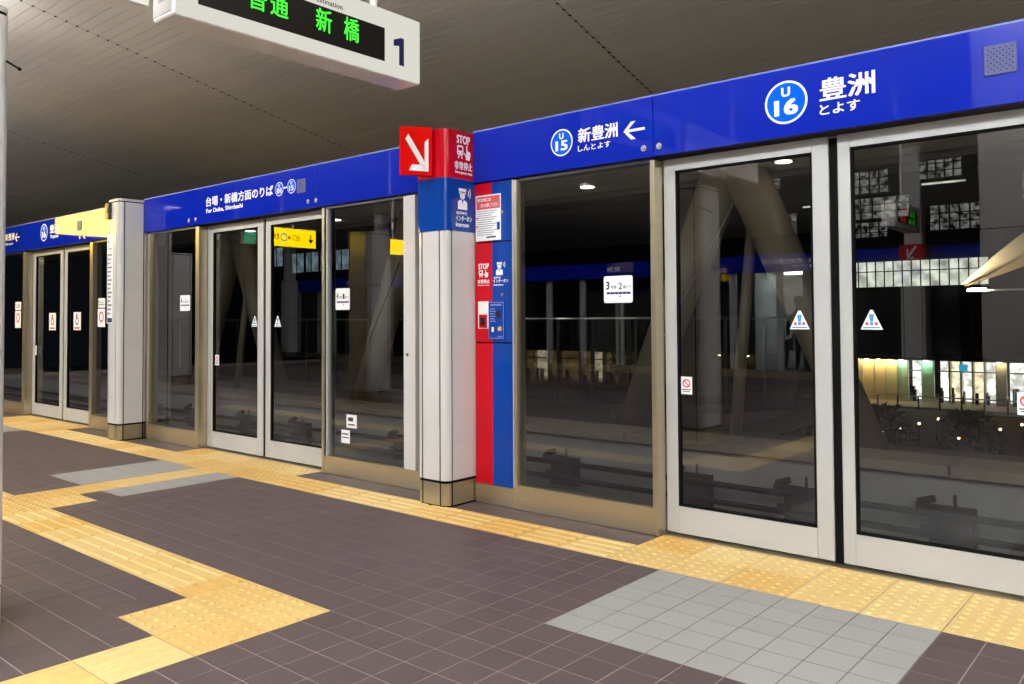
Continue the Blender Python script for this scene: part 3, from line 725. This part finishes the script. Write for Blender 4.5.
text('lettering', '非常停止', md, LW, CP, FRONT, -1.319, -1.215, 1.418, 1.444, .025); text('lettering', 'Emergency stop', md, LW, CP, FRONT, -1.317, -1.22, 1.402, 1.412, .02)
guard_icon(md, -1.16, -1.082, 1.468, 1.556, CP, FRONT, CP2, 'deep_blue')
text('lettering', '係員呼出', md, LW, CP, FRONT, -1.18, -1.12, 1.447, 1.458, .02); text('lettering', 'インターホン', md, LW, CP, FRONT, -1.184, -1.058, 1.421, 1.443, .025); text('lettering', 'Intercom', md, LW, CP, FRONT, -1.18, -1.1, 1.40, 1.414, .02)
for d_, z in ((ud, 1.868), (md, 1.343)):
    bm = bmesh.new(); tube(bm, (-1.103, .52, z), (-1.103, .508, z), .014, .011, 12); obj('lock_knob', bm, 'chrome', d_)
s = obj('stop_button_plate', bevelled((-1.315, -1.222, .512, .518, 1.125, 1.302), .003), 'housing_beige', md)
obj('button_frame', bevelled((-1.302, -1.232, .507, .512, 1.13, 1.217), .003), 'sign_red', s); obj('button_cover', bevelled((-1.288, -1.246, .504, .508, 1.148, 1.198), .003), 'led_black', s)
polys('button_label', [rect(-1.30, -1.24, 1.235, 1.285)], s, LW, O0(.511), FRONT)
i_ = obj('intercom_plate', bevelled((-1.222, -1.086, .508, .518, 1.057, 1.300), .004), 'deep_blue', md)
polys('plate_border', [rect(-1.218, -1.214, 1.062, 1.296), rect(-1.094, -1.090, 1.062, 1.296), rect(-1.218, -1.09, 1.292, 1.296), rect(-1.218, -1.09, 1.062, 1.066)], i_, 'trim_pale', O0(.507), FRONT)
polys('plate_text', [rect(-1.2, -1.11, 1.272, 1.283)] + [rect(-1.205, -1.165 + .008 * (k % 2), 1.25 - .016 * k, 1.256 - .016 * k) for k in range(6)] + [rect(-1.14, -1.10, 1.073, 1.079)], i_, 'trim_pale', O0(.507), FRONT)
obj('speaker_square', bevelled((-1.154, -1.116, .503, .508, 1.196, 1.238), .002), 'metal_dark', i_)
obj('white_button', bevelled((-1.19, -1.172, .503, .508, 1.105, 1.137), .002), 'print_white', i_)
bm = bmesh.new(); tube(bm, (-1.121, .508, 1.125), (-1.121, .500, 1.125), .016, .014, 14); obj('yellow_button', bm, 'tactile_yellow', i_)

# ------------------------------------------------------------------ HANGING SIGNS
SX = -1.02
t = thing('departure_sign', (SX - .09, -1.0, 2.5), 'white hanging departure display with green characters and a number 1', 'sign')
obj('sign_housing', bevelled((SX - .18, SX - .004, -1.745, -.288, 2.5, 2.856), .008), 'housing_beige', t)
obj('sign_face', bevelled((SX - .012, SX, -1.735, -.285, 2.505, 2.856), .006), 'sign_face_glow', t)
obj('end_panel', bevelled((SX - .172, SX - .012, -1.749, -1.742, 2.515, 2.85), .002), 'housing_shade', t)
polys('end_vent', [rect(SX - .12 + .012 * k, SX - .114 + .012 * k, 2.57, 2.62) for k in range(6)], t, 'metal_dark', Vector((0, -1.7495, 0)), FRONT)
obj('display_panel', bevelled((SX - .002, SX + .002, -1.632, -.55, 2.572, 2.752), .0015), 'led_black', t)
LO = Vector((SX + .0032, 0, 0))
text('lettering', '普', t, 'led_green', LO, SIDE, -1.385, -1.285, 2.628, 2.736, .012); text('lettering', '通', t, 'led_green', LO, SIDE, -1.265, -1.165, 2.628, 2.736, .012)
text('lettering', '新', t, 'led_green', LO, SIDE, -1.003, -.905, 2.625, 2.74, .012); text('lettering', '橋', t, 'led_green', LO, SIDE, -.828, -.729, 2.622, 2.742, .012)
LO2 = Vector((SX + .0012, 0, 0))
polys('track_number', [[(-.447, 2.575), (-.411, 2.575), (-.411, 2.727), (-.441, 2.727), (-.447, 2.72)], [(-.447, 2.68), (-.447, 2.722), (-.487, 2.706), (-.487, 2.672)]], t, 'print_navy', LO2, SIDE)
text('lettering', 'Destination', t, 'print_dark', LO2, SIDE, -1.03, -.835, 2.768, 2.795, .01); text('lettering', '行先', t, 'print_dark', LO2, SIDE, -1.15, -1.06, 2.766, 2.806, .01)
for y in (-1.5, -.55):
    bm = bmesh.new(); tube(bm, (SX - .09, y, 2.85), (SX - .09, y, cz(y) + .01), .02); obj('hanger_rod', bm, 'housing_cream', t)
t = thing('hanging_sign', (SX - .1, -2.5, 2.5), 'white hanging sign whose lower corner shows at the top left edge', 'sign')
obj('sign_housing', bevelled((SX - .13, SX - .03, -3.1, -1.84, 2.5, 2.85), .008), 'housing_beige', t); obj('sign_face', bevelled((SX - .034, SX - .022, -3.1, -1.838, 2.505, 2.852), .005), 'housing_cream', t)
for y in (-2.9, -2.05):
    bm = bmesh.new(); tube(bm, (SX - .08, y, 2.85), (SX - .08, y, cz(y) + .01), .02); obj('hanger_rod', bm, 'housing_cream', t)
# lit signs hanging farther down the platform (seen mirrored in the panels)
def lit_sign(label, y0, y1, z0, z1, m_, x=-10.0, marks=True):
    t = thing('lit_sign', (x - .06, (y0 + y1) / 2, z0), label, 'sign', 'lit hanging signs')
    obj('sign_housing', boxes((x - .12, x - .004, y0 - .01, y1 + .01, z0 - .01, z1 + .01)), 'housing_cream', t)
    obj('lit_face', boxes((x - .004, x, y0, y1, z0, z1)), m_, t)
    ym = (y0 + y1) / 2
    bm = bmesh.new(); tube(bm, (x - .06, ym, z1), (x - .06, ym, cz(ym) + .01), .02); obj('hanger_rod', bm, 'housing_cream', t)
    return t
LS = Vector((-9.998, 0, 0))
t = lit_sign('yellow lit exit sign nearest the screen doors', -1.75, -.25, 2.42, 2.86, 'sign_yellow_bright')
obj('glow_shield', boxes((-10.0, -9.3, -1.78, -.22, 2.872, 2.885)), 'housing_cream', t)  # unseen shield added to keep the yellow glow off the ceiling
t = lit_sign('yellow lit exit sign mirrored in the middle screen doors', -4.50, -3.58, 2.48, 2.80, 'sign_yellow_lit')
text('lettering', '出口', t, 'print_dark', LS, SIDE, -4.16, -4.02, 2.58, 2.70, .01); text('lettering', '→', t, 'print_dark', LS, SIDE, -4.0, -3.9, 2.6, 2.68, .01)
text('lettering', '豊洲', t, 'print_dark', LS, SIDE, -3.72, -3.60, 2.6, 2.7, .01); text('lettering', '↓', t, 'print_dark', LS, SIDE, -4.44, -4.34, 2.56, 2.72, .03)
ring('round_mark', -3.82, 2.64, .05, .075, t, 'sign_white_lit', LS, SIDE, 16)
t = lit_sign('yellow lit exit sign mirrored beside the pillar with arrow sign', -7.1, -6.1, 2.48, 2.78, 'sign_yellow_lit')
text('lettering', '出口', t, 'print_dark', LS, SIDE, -6.42, -6.26, 2.58, 2.70, .01)
t = lit_sign('green lit escape sign mirrored in the left middle door', -3.25, -3.03, 2.49, 2.7, 'sign_green_lit')
polys('running_figure', [disc(-3.12, 2.655, .02, seg=10), [(-3.17, 2.57), (-3.11, 2.57), (-3.10, 2.63), (-3.16, 2.63)], [(-3.21, 2.52), (-3.17, 2.52), (-3.13, 2.58), (-3.17, 2.58)]], t, 'print_white', LS, SIDE)

# ------------------------------------------------------------------ TRACK SIDE
struct(obj('trackway_floor', boxes((-26, 9, .75, 3.9, -1.25, -1.1)), 'track_dark'))
struct(obj('wall_platform_edge', boxes((-26, 9, .70, .749, -1.1, -.01)), 'concrete'))
tw = struct(obj('wall_trackside', boxes((-26, 9, 3.9, 4.25, -1.25, -.09)), 'concrete'))
k = 0
x = -20.3
while x < 8:
    o = obj('coping_stone', bevelled((x + .006, x + 2.994, 3.84, 4.42, -.089, 0), .006), 'coping_brown', tw); x += 3.0
for nm, z, lab in (('upper', -.37, 'upper dark conductor rail along the trackside wall'), ('lower', -.53, 'lower dark conductor rail along the trackside wall')):
    tag(obj('conductor_rail', boxes((-20, 6, 3.70, 3.76, z - .018, z + .018), (-20, 6, 3.715, 3.745, z + .018, z + .03)), 'rail_dark'), lab, 'rail', 'conductor rails')
def bracket(x, lab):
    t = thing('rail_bracket', (x, 3.82, -.6), lab, 'bracket', 'conductor rail brackets')
    obj('back_plate', boxes((x - .16, x + .16, 3.79, 3.9, -.62, -.32)), 'bracket_dark', t)
    obj('insulator_arm', boxes((x - .25, x - .05, 3.77, 3.80, -.40, -.30), (x - .22, x - .10, 3.77, 3.80, -.57, -.47)), 'bracket_dark', t)
    bm = bmesh.new(); tube(bm, (x + .02, 3.84, -.33), (x + .02, 3.84, -.22), .012); tube(bm, (x - .24, 3.82, -.30), (x - .12, 3.82, -.26), .03); obj('clamp', bm, 'bracket_dark', t)
for x, s_ in ((-12.2, 'seen through the far screen'), (-10.8, 'seen through the left fixed screen'), (-9.2, 'seen through the left middle door'), (-7.8, 'seen through the right middle door'), (-5.6, 'seen through the screen left of the arrow sign'), (-3.05, 'seen through the pane with the 3-2 plate'), (-1.5, 'seen at the left of the right door'), (-.45, 'seen at the right of the right door'), (.72, 'seen through the rightmost door leaf'), (2.2, 'beyond the right edge')):
    bracket(x, 'dark conductor rail bracket %s' % s_)
# ------------------------------------------------------------------ BEYOND THE TRACK
struct(obj('outer_deck', boxes((-30, -3.3, 4.26, 13.0, -.8, -.5), (-3.299, 12, 4.26, 8.2, -.8, -.5)), 'deck_dark'))
def aframe(ax, lab):
    t = thing('leaning_column', (ax, 6.7, -.5), lab, 'column', 'A-shaped leaning columns')
    for s in (-1, 1):
        bm = bmesh.new(); tube(bm, (ax + s * .12, 6.66, cz(6.6) + .05), (ax + s * 1.67, 6.7, -.5), .28, .21, 24); obj('column_leg', bm, 'column_tan', t, smooth=True)
    bm = bmesh.new(); tube(bm, (ax + .16, 6.95, 2.9), (ax - .06, 6.7, -.5), .07, .075, 14); obj('drain_pipe', bm, 'column_tan', t, smooth=True)
    bm = bmesh.new(); tube(bm, (ax + .2, 6.2, 2.6), (ax - 1.1, 6.2, .4), .012, .012, 6); obj('stay_rod', bm, 'chrome', t)
aframe(-2.36, 'A-shaped leaning column seen through the right screen doors'); aframe(-8.2, 'A-shaped leaning column seen left of the arrow-sign pillar'); aframe(-14.1, 'A-shaped leaning column seen through the middle screen doors'); aframe(3.6, 'A-shaped leaning column beyond the right edge')
t = thing('glass_balustrade', (-8, 9, -.5), 'dark glass balustrade with metal top rail curving beyond the track', 'balustrade')
path = [(-24 + 1.55 * i, 9.0) for i in range(12)] + [(-6.95 + 3.5 * math.sin(math.radians(a)), 12.5 - 3.5 * math.cos(math.radians(a))) for a in range(12, 91, 13)]
for i in range(len(path) - 1):
    (ax, ay), (bx, by) = path[i], path[i + 1]
    d = Vector((bx - ax, by - ay, 0)); n2 = Vector((-d.y, d.x, 0)).normalized() * .006
    bm = bmesh.new(); prism(bm, [(ax - n2.x, ay - n2.y), (bx - n2.x, by - n2.y), (bx + n2.x, by + n2.y), (ax + n2.x, ay + n2.y)], -.36, 1.14); obj('glass_pane', bm, 'balustrade_glass', t)
    bm = bmesh.new(); tube(bm, (ax, ay, 1.18), (bx, by, 1.18), .035, seg=10); obj('top_rail', bm, 'chrome', t)
    n2 *= 5; bm = bmesh.new(); prism(bm, [(ax - n2.x, ay - n2.y), (bx - n2.x, by - n2.y), (bx + n2.x, by + n2.y), (ax + n2.x, ay + n2.y)], -.5, -.36); obj('bottom_rail', bm, 'metal_dark', t)
    bm = bmesh.new(); tube(bm, (ax, ay, -.5), (ax, ay, 1.16), .03, seg=8); obj('post', bm, 'metal_dark', t)

struct(obj('plaza_ground', boxes((-90, 40, 13.0, 120, -4.8, -4.4)), 'asphalt'))
# mall front, 55 m off
t = thing('shopping_mall', (-25, 57, -4.4), 'dark shopping mall with brightly lit shop fronts beyond the track', 'building')
obj('upper_wall', boxes((-75, 25, 55.0, 75, -1.5, 3.1), (-75, 25, 56.5, 75, 5.0, 6.6), (-75, 25, 58, 75, 11.8, 14.5)), 'night_wall', t)
obj('rear_wall', boxes((-75, 25, 62, 75, -4.4, 14.5)), 'night_wall', t)
obj('canopy', boxes((-75, 25, 52.6, 55, -1.55, -1.35)), 'night_wall', t)
obj('shop_floor', boxes((-75, 25, 51.2, 62, -4.4, -4.3)), 'tan_floor', t)
random.seed(11)
def mall_x(px): return -16.1 + (px - 857) * .059      # frontage positions, metres
def shop(x0, x1, m_, n=0):
    s_ = obj('shop_window', boxes((x0 + .04, x1 - .04, 55.6, 55.75, -4.2, -1.7)), m_, t)
    obj('mullion', boxes((x1 - .05, x1 + .05, 55.1, 55.6, -4.3, -1.55)), 'frame_silver', s_)
    obj('transom', boxes((x0, x1, 55.2, 55.3, -2.36, -2.28)), 'frame_silver', s_)
    for q in range(n):
        a = random.uniform(x0 + .1, x1 - .45); h = random.uniform(.3, 1.1)
        obj('display_stand', boxes((a, a + random.uniform(.08, .2), 54.9, 55.2, -4.3, -4.3 + h)), random.choice(('mullion', 'shop_tan', 'seat_cloth', 'metal_dark')), s_)
def wall_bay(x0, x1, m_, lamp_m):
    w1 = obj('wall_bay', boxes((x0 + .03, x1 - .03, 54.6, 54.8, -4.3, -1.56)), m_, t)
    obj('bay_trim', boxes((x1 - .03, x1 + .03, 54.5, 54.8, -4.3, -1.56)), 'frame_silver', w1)
    xm = (x0 + x1) / 2; bm = bmesh.new(); tube(bm, (xm, 54.25, -1.66), (xm, 54.25, -1.56), .11, seg=10); obj('soffit_lamp', bm, lamp_m, w1)
for p in (857, 869, 881.5, 893.5): wall_bay(mall_x(p), mall_x(p + 12), 'shop_tan', 'wall_spot')
wall_bay(mall_x(905), mall_x(916), 'shop_green', 'wall_spot_green'); wall_bay(mall_x(929), mall_x(941.5), 'shop_green', 'wall_spot_green')
shop(mall_x(916), mall_x(929), 'shop_cool', 2)
for p in range(5): shop(mall_x(944 + 11 * p), mall_x(955 + 11 * p), 'shop_lit' if p % 2 else 'shop_cool', 2)
obj('shop_sign', boxes((mall_x(965), mall_x(973), 54.9, 55.0, -2.25, -1.85)), 'shop_sign_blue', t)
wall_bay(mall_x(999), mall_x(1009), 'concrete', 'wall_spot')
x = mall_x(1009)
while x < 2: shop(x, x + 1.3, random.choice(('shop_lit', 'shop_cool', 'shop_amber')), 2); x += 1.3
x = -50.0
while x < -30:
    w_ = random.choice((1.2, 1.6, 2.2))
    if random.random() < .9: shop(x, x + w_, random.choice(('shop_amber', 'shop_amber', 'shop_lit', 'shop_amber')), 3)
    x += w_
while x < -16.3: wall_bay(x, x + 2.2, 'night_wall', 'wall_spot') if random.random() < .5 else None; x += 2.2
r = thing('street_railing', (-20, 50.5, -4.4), 'low railing with pale top rail in front of the lit shops', 'railing')
obj('top_rail', boxes((-50, 4, 50.45, 50.55, -3.62, -3.55)), 'housing_beige', r)
for k in range(46): obj('post', boxes((-49 + 1.15 * k, -48.92 + 1.15 * k, 50.46, 50.54, -4.4, -3.62)), 'mullion', r)
# curved canopy with floodlights, nearer than the mall
t = thing('curved_canopy', (-1.6, 25, -4.4), 'cream curved canopy lit from below by white floodlights', 'canopy')
bm = bmesh.new(); P0 = []
for i in range(13):
    u = i / 12; cx_ = -3.35 + 3.4 * u; zt = 2.17 + 2.25 * math.sin(u * 1.45) ; zb = 2.12 + 1.35 * u ** 1.2
    P0.append([(cx_, 24.6, zt), (cx_, 25.3 + .6 * u, (zt + zb) / 2 - .05), (cx_ + .1 * u, 24.8, zb), (cx_ + .1 * u, 24.85, zb + .03), (cx_, 25.4 + .6 * u, (zt + zb) / 2), (cx_, 24.65, zt + .04)])
V = [[bm.verts.new(p) for p in row] for row in P0]
for i in range(12):
    for k in range(6): bm.faces.new((V[i][k], V[i + 1][k], V[i + 1][(k + 1) % 6], V[i][(k + 1) % 6]))
bm.faces.new(V[0]); bm.faces.new(V[-1][::-1])
obj('canopy_shell', bm, 'canopy_cream', t, smooth=False)
obj('canopy_mast', boxes((-.55, -.4, 25.9, 26.05, -4.4, 3.0)), 'metal_dark', t)
for q in range(4):
    obj('flood_lamp', boxes((-3.15 + .12 * q, -3.06 + .12 * q, 24.35, 24.45, 1.93, 2.01)), 'flood', t)
obj('lamp_bar', boxes((-3.2, -1.4, 24.46, 24.5, 1.93, 1.98)), 'frame_silver', t)
obj('bar_arm', boxes((-1.5, -1.42, 24.5, 26.0, 1.93, 1.98)), 'frame_silver', t)
t = bpy.data.objects['shopping_mall']
# lit upper strip windows
x = -21.0
while x < -8.5:
    o = obj('upper_window', boxes((x, x + .5, 56.0, 56.1, 3.2, 4.9)), 'office_lit', t); obj('window_bar', boxes((x + .5, x + .56, 55.9, 56.0, 3.1, 5.0), (x, x + .5, 55.9, 56.0, 4.2, 4.26)), 'mullion', o); x += .56
for gx, gz, wx, hz in ((-17.5, 9.8, 3.2, 1.6), (-12.4, 10.4, 2.6, 1.5), (-17.0, 8.0, 4.0, 1.5), (-17.4, 6.7, 3.0, 1.1), (-11.8, 6.9, 3.0, 1.7), (-25.5, 10.8, 3.6, .9), (-23.3, 7.0, 2.6, 1.9), (-6.5, 8.5, 3.0, 1.8)):
    o = obj('grid_window', boxes((gx, gx + wx, 57.4, 57.5, gz, gz + hz)), 'office_dim', t)
    bars = [(gx + wx * k / 5 - .04, gx + wx * k / 5 + .04, 57.3, 57.4, gz, gz + hz) for k in range(6)] + [(gx, gx + wx, 57.3, 57.4, gz + hz * k / 3 - .03, gz + hz * k / 3 + .03) for k in range(4)]
    obj('window_bar', boxes(*bars), 'mullion', o)
for gx, gz in ((-20.2, 9.2), (-12.2, 10.0)):
    obj('strip_lamp', boxes((gx, gx + 2.6, 57.2, 57.3, gz, gz + .12)), 'office_lit', t)
# far blue-white windows seen through the left doors
t = thing('office_block', (-75, 62, -4.4), 'dim office block with a few blue lit windows seen through the middle doors', 'building')
obj('block_wall', boxes((-130, -75.5, 60, 75, -4.4, 14)), 'night_wall', t)
for gx, gz in ((-99, 8.2), (-96.5, 8.2), (-94, 8.2), (-91.5, 8.2), (-87, 7.2), (-84, 7.2), (-81, 7.2), (-78, 7.2)):
    o = obj('block_window', boxes((gx, gx + 2.2, 59.8, 60.05, gz, gz + 2.4)), 'office_blue', t); obj('window_bar', boxes((gx + 1.05, gx + 1.15, 59.7, 59.8, gz, gz + 2.4)), 'mullion', o)

# shrubs on the deck edge with small lamps behind them
def shrub(x, y, z, r, h, n, lab, seed):
    random.seed(seed)
    t = thing('shrub', (x, y, z), lab, 'shrub', 'shrubs beyond the track')
    bm = bmesh.new()
    for k in range(5): tube(bm, (x + random.uniform(-.1, .1), y, z), (x + random.uniform(-r, r) * .6, y + random.uniform(-r, r) * .4, z + h * random.uniform(.5, .9)), .03, .01, 5)
    obj('stem', bm, 'bark', t)
    bm = bmesh.new()
    for k in range(n):
        a = random.uniform(0, 6.28); q = math.sqrt(random.random()); e = random.uniform(0, 1)
        c = Vector((x + r * q * math.cos(a) * (1 - .5 * e * e), y + r * q * math.sin(a) * .7, z + h * (.15 + .85 * e)))
        d1 = Vector((random.uniform(-1, 1), random.uniform(-1, 1), random.uniform(-.6, 1))).normalized(); d2 = d1.orthogonal().normalized()
        s = random.uniform(.05, .1)
        bm.faces.new([bm.verts.new(c + d1 * s), bm.verts.new(c + d2 * s * .4), bm.verts.new(c - d1 * s), bm.verts.new(c - d2 * s * .4)])
    stuff(obj('foliage', bm, 'leaf', t))
for k, (x, lab) in enumerate(((-4.3, 'dark leafy shrub below the left end of the lit shops'), (-2.75, 'dark leafy shrub left of the warm garden lamps'), (-1.2, 'dark leafy shrub in front of the warm garden lamps'), (.35, 'dark leafy shrub at the right edge beyond the glass'), (-9.8, 'dark leafy shrub behind the glass balustrade'), (-7.9, 'dark leafy shrub behind the balustrade post'))):
    shrub(x, 14.2 if x > -5 else 16, -2.3, .74, 1.7 if x > -5 else 2.6, 900, lab, 40 + k)
pd = obj('planter_bed', boxes((-14, 4, 13.05, 17.5, -4.4, -2.3)), 'concrete'); struct(pd)
for k in range(9):
    x = -3.0 + .36 * k; h = -1.28 + .36 * ((k * 5) % 4) / 3
    t = thing('garden_lamp', (x, 15.1, -2.3), 'small warm garden lamp among the shrubs, %s from the left' % ('first', 'second', 'third', 'fourth', 'fifth', 'sixth', 'seventh', 'eighth', 'ninth')[k], 'lamp', 'garden lamps')
    bm = bmesh.new(); tube(bm, (x, 15.1, -2.3), (x, 15.1, h), .015, .015, 6); obj('lamp_post', bm, 'metal_dark', t)
    bm = bmesh.new(); bmesh.ops.create_icosphere(bm, subdivisions=1, radius=.024, matrix=Matrix.Translation((x, 15.1, h + .03))); obj('lamp_globe', bm, 'spot_warm', t)

# ------------------------------------------------------------------ THE OTHER PLATFORM EDGE (behind the camera, seen in the glass)
OY = -11.0
BO = Vector((0, OY + .1512, 0))
for k in range(6):
    x0 = -19.5 + 4.5 * k; x1 = x0 + 4.5
    place = ('farthest', 'second farthest', 'third', 'fourth', 'fifth', 'nearest')[k]
    t = thing('header_panel', ((x0 + x1) / 2, OY, 2.065), 'blue header panel of the opposite platform edge, %s bay' % place, 'sign board', 'opposite header panels')
    obj('panel_face', boxes((x0 + .002, x1 - .002, OY + .12, OY + .15, 2.065, 2.395)), 'fascia_blue', t); obj('panel_box', boxes((x0, x1, OY - .1, OY + .12, 2.07, 2.39)), 'mullion', t)
    a = 4.6 if k == 3 else x0 + .6
    if k == 3:
        text('lettering', '台場・新橋方面のりば', t, LW, BO, BACK, 3.17, 4.3, 2.21, 2.31, .02); text('lettering', 'For Daiba, Shimbashi', t, LW, BO, BACK, 3.17, 3.7, 2.14, 2.18, .02)
    else:
        text('lettering', '豊洲', t, LW, BO, BACK, -x1 + 1.4, -x1 + 1.75, 2.2, 2.31, .02)
    t = thing('opposite_screen', ((x0 + x1) / 2, OY, 0), 'glass screen of the opposite platform edge, %s bay' % place, 'glass panel', 'opposite screens')
    obj('kick_plate', boxes((x0, x1, OY - .03, OY + .03, .004, .15)), 'stainless', t); obj('glass_pane', boxes((x0 + .05, x1 - .05, OY - .005, OY + .005, .15, 2.065)), 'clear_glass', t)
    for q in (0, .97, 1.05, 1.93, 2.0, 2.88, 3.0, 4.42): obj('stile', boxes((x0 + q, x0 + q + .07, OY - .03, OY + .03, .15, 2.065)), 'frame_silver', t)
    pillar('white clad pillar at the opposite platform edge, %s bay' % place, x0 - .2, x0 + .2, OY + .16, OY + .56, upper=.06)
t = thing('lift_shaft', (1.8, -6.2, 0), 'white panelled lift shaft behind the camera', 'lift shaft')
obj('shaft_core', boxes((.49, 6.29, -7.19, -5.21, 0, 4.3)), 'joint_black', t)
for a, b in ((.48, 1.18), (1.19, 1.99), (2.0, 2.8), (2.81, 3.61), (3.62, 4.42), (4.43, 5.23), (5.24, 6.3)):
    obj('base_plate', boxes((a, b, -5.21, -5.2, .0, .14)), 'stainless', t)
    for c, d in ((.15, 2.1), (2.112, 4.2)): obj('wall_panel', boxes((a, b, -5.21, -5.195, c, d)), 'panel_white', t)
for c, d in ((.15, 2.1), (2.112, 4.2)): obj('wall_panel', boxes((.475, .49, -7.19, -5.2, c, d)), 'panel_white', t)
# parked train behind the opposite screens, lights on
t = thing('parked_train', (-4.3, -12.6, -1.0), 'lit train standing behind the opposite screens', 'train')
obj('train_floor', boxes((-9, -1.5, -13.9, -11.5, -.9, .05)), 'metal_dark', t); obj('train_roof', boxes((-9, -1.5, -13.9, -11.5, 2.15, 2.4)), 'train_white', t); obj('rear_side', boxes((-9, -1.5, -13.9, -13.8, .05, 2.15)), 'train_white', t)
obj('body_side', boxes((-9, -4.75, -11.56, -11.5, .05, 2.15), (-3.75, -1.5, -11.56, -11.5, .05, 2.15)), 'mullion', t)
obj('end_wall', boxes((-4.95, -4.9, -13.8, -11.6, .05, 2.15), (-3.6, -3.55, -13.8, -11.6, .05, 2.15)), 'train_white', t)
obj('ceiling_lamp', boxes((-4.6, -3.8, -12.9, -12.5, 2.1, 2.14)), 'train_lit', t)
obj('door_panel', boxes((-4.6, -3.95, -13.8, -13.76, .9, 1.8)), 'housing_cream', t)
s_ = obj('driver_seat', bevelled((-4.35, -3.95, -12.6, -12.2, .5, .62), .03), 'seat_cloth', t); obj('seat_back', bevelled((-4.35, -3.95, -12.7, -12.58, .6, 1.25), .04), 'seat_cloth', s_)

t = thing('emergency_sign', (-1.5, OY + .37, 1.755), 'red over blue emergency sign on an opposite pillar, seen mirrored', 'sign')
bm = bmesh.new(); prism(bm, rounded(-1.708, -1.292, OY + .152, OY + .568, .05), 2.092, 2.41); obj('red_wrap', bm, 'sign_red', t)
bm = bmesh.new(); prism(bm, rounded(-1.708, -1.292, OY + .152, OY + .568, .05), 1.755, 2.09); obj('blue_wrap', bm, 'deep_blue', t)
AO = Vector((0, OY + .5695, 0))
polys('direction_arrow', [[(1.42, 2.36), (1.45, 2.385), (1.58, 2.2), (1.55, 2.175)], [(1.55, 2.32), (1.58, 2.34), (1.58, 2.16), (1.55, 2.17)], [(1.45, 2.165), (1.58, 2.16), (1.56, 2.195), (1.47, 2.195)]], t, LW, AO, BACK)
t = thing('departure_sign', (-.9, -8.0, 2.45), 'hanging departure display with red and green characters, seen mirrored', 'sign')
obj('sign_housing', bevelled((-1.1, -.92, -8.6, -7.3, 2.42, 2.78), .008), 'housing_cream', t)
obj('display_panel', boxes((-.925, -.915, -8.4, -7.45, 2.49, 2.71)), 'led_black', t)
DO = Vector((-.913, 0, 0))
text('lettering', '普通', t, 'led_green', DO, SIDE, -8.3, -8.05, 2.6, 2.7, .01); text('lettering', '豊洲', t, 'led_red', DO, SIDE, -7.95, -7.6, 2.6, 2.7, .01)
text('lettering', '新橋', t, 'led_green', DO, SIDE, -8.3, -7.95, 2.5, 2.58, .01); text('lettering', '先発', t, 'led_red', DO, SIDE, -7.85, -7.55, 2.5, 2.58, .01)
bm = bmesh.new(); tube(bm, (-1.0, -7.95, 2.78), (-1.0, -7.95, cz(-7.95) + .01), .02); obj('hanger_rod', bm, 'housing_cream', t)
# seated passenger inside the parked train
pts = [(-4.15, -12.35, .72), (-4.15, -12.42, 1.0), (-4.15, -12.40, 1.22), (-4.15, -12.36, 1.36), (-4.15, -12.33, 1.50),
       (-4.25, -12.33, .68), (-4.27, -11.95, .66), (-4.27, -11.93, .28), (-4.27, -11.80, .13), (-4.05, -12.33, .68), (-4.03, -11.95, .66), (-4.03, -11.93, .28), (-4.03, -11.80, .13),
       (-4.34, -12.40, 1.2), (-4.37, -12.30, .95), (-4.28, -12.08, .82), (-3.96, -12.40, 1.2), (-3.93, -12.30, .95), (-4.02, -12.08, .82)]
eds = [(0, 1), (1, 2), (2, 3), (3, 4), (0, 5), (5, 6), (6, 7), (7, 8), (0, 9), (9, 10), (10, 11), (11, 12), (2, 13), (13, 14), (14, 15), (2, 16), (16, 17), (17, 18)]
rad = [.13, .13, .12, .055, .10, .09, .07, .05, .05, .09, .07, .05, .05, .06, .05, .035, .06, .05, .035]
me = bpy.data.meshes.new('person'); me.from_pydata(pts, eds, []); pe = bpy.data.objects.new('person', me); COL.objects.link(pe)
md_ = pe.modifiers.new('skin', 'SKIN')
for v, r in zip(me.skin_vertices[0].data, rad): v.radius = (r, r)
me.skin_vertices[0].data[0].use_root = True
sb = pe.modifiers.new('sub', 'SUBSURF'); sb.levels = sb.render_levels = 1
dg = bpy.context.evaluated_depsgraph_get(); m2 = bpy.data.meshes.new_from_object(pe.evaluated_get(dg)); bpy.data.objects.remove(pe)
pe = tag(obj('person', m2, 'clothes_dark', None, smooth=True), 'person in dark clothes sitting in the lit train', 'person')
bm = bmesh.new(); bmesh.ops.create_icosphere(bm, subdivisions=2, radius=.105, matrix=Matrix.Translation((-4.15, -12.34, 1.53))); obj('hair', bm, 'joint_black', pe, smooth=True)
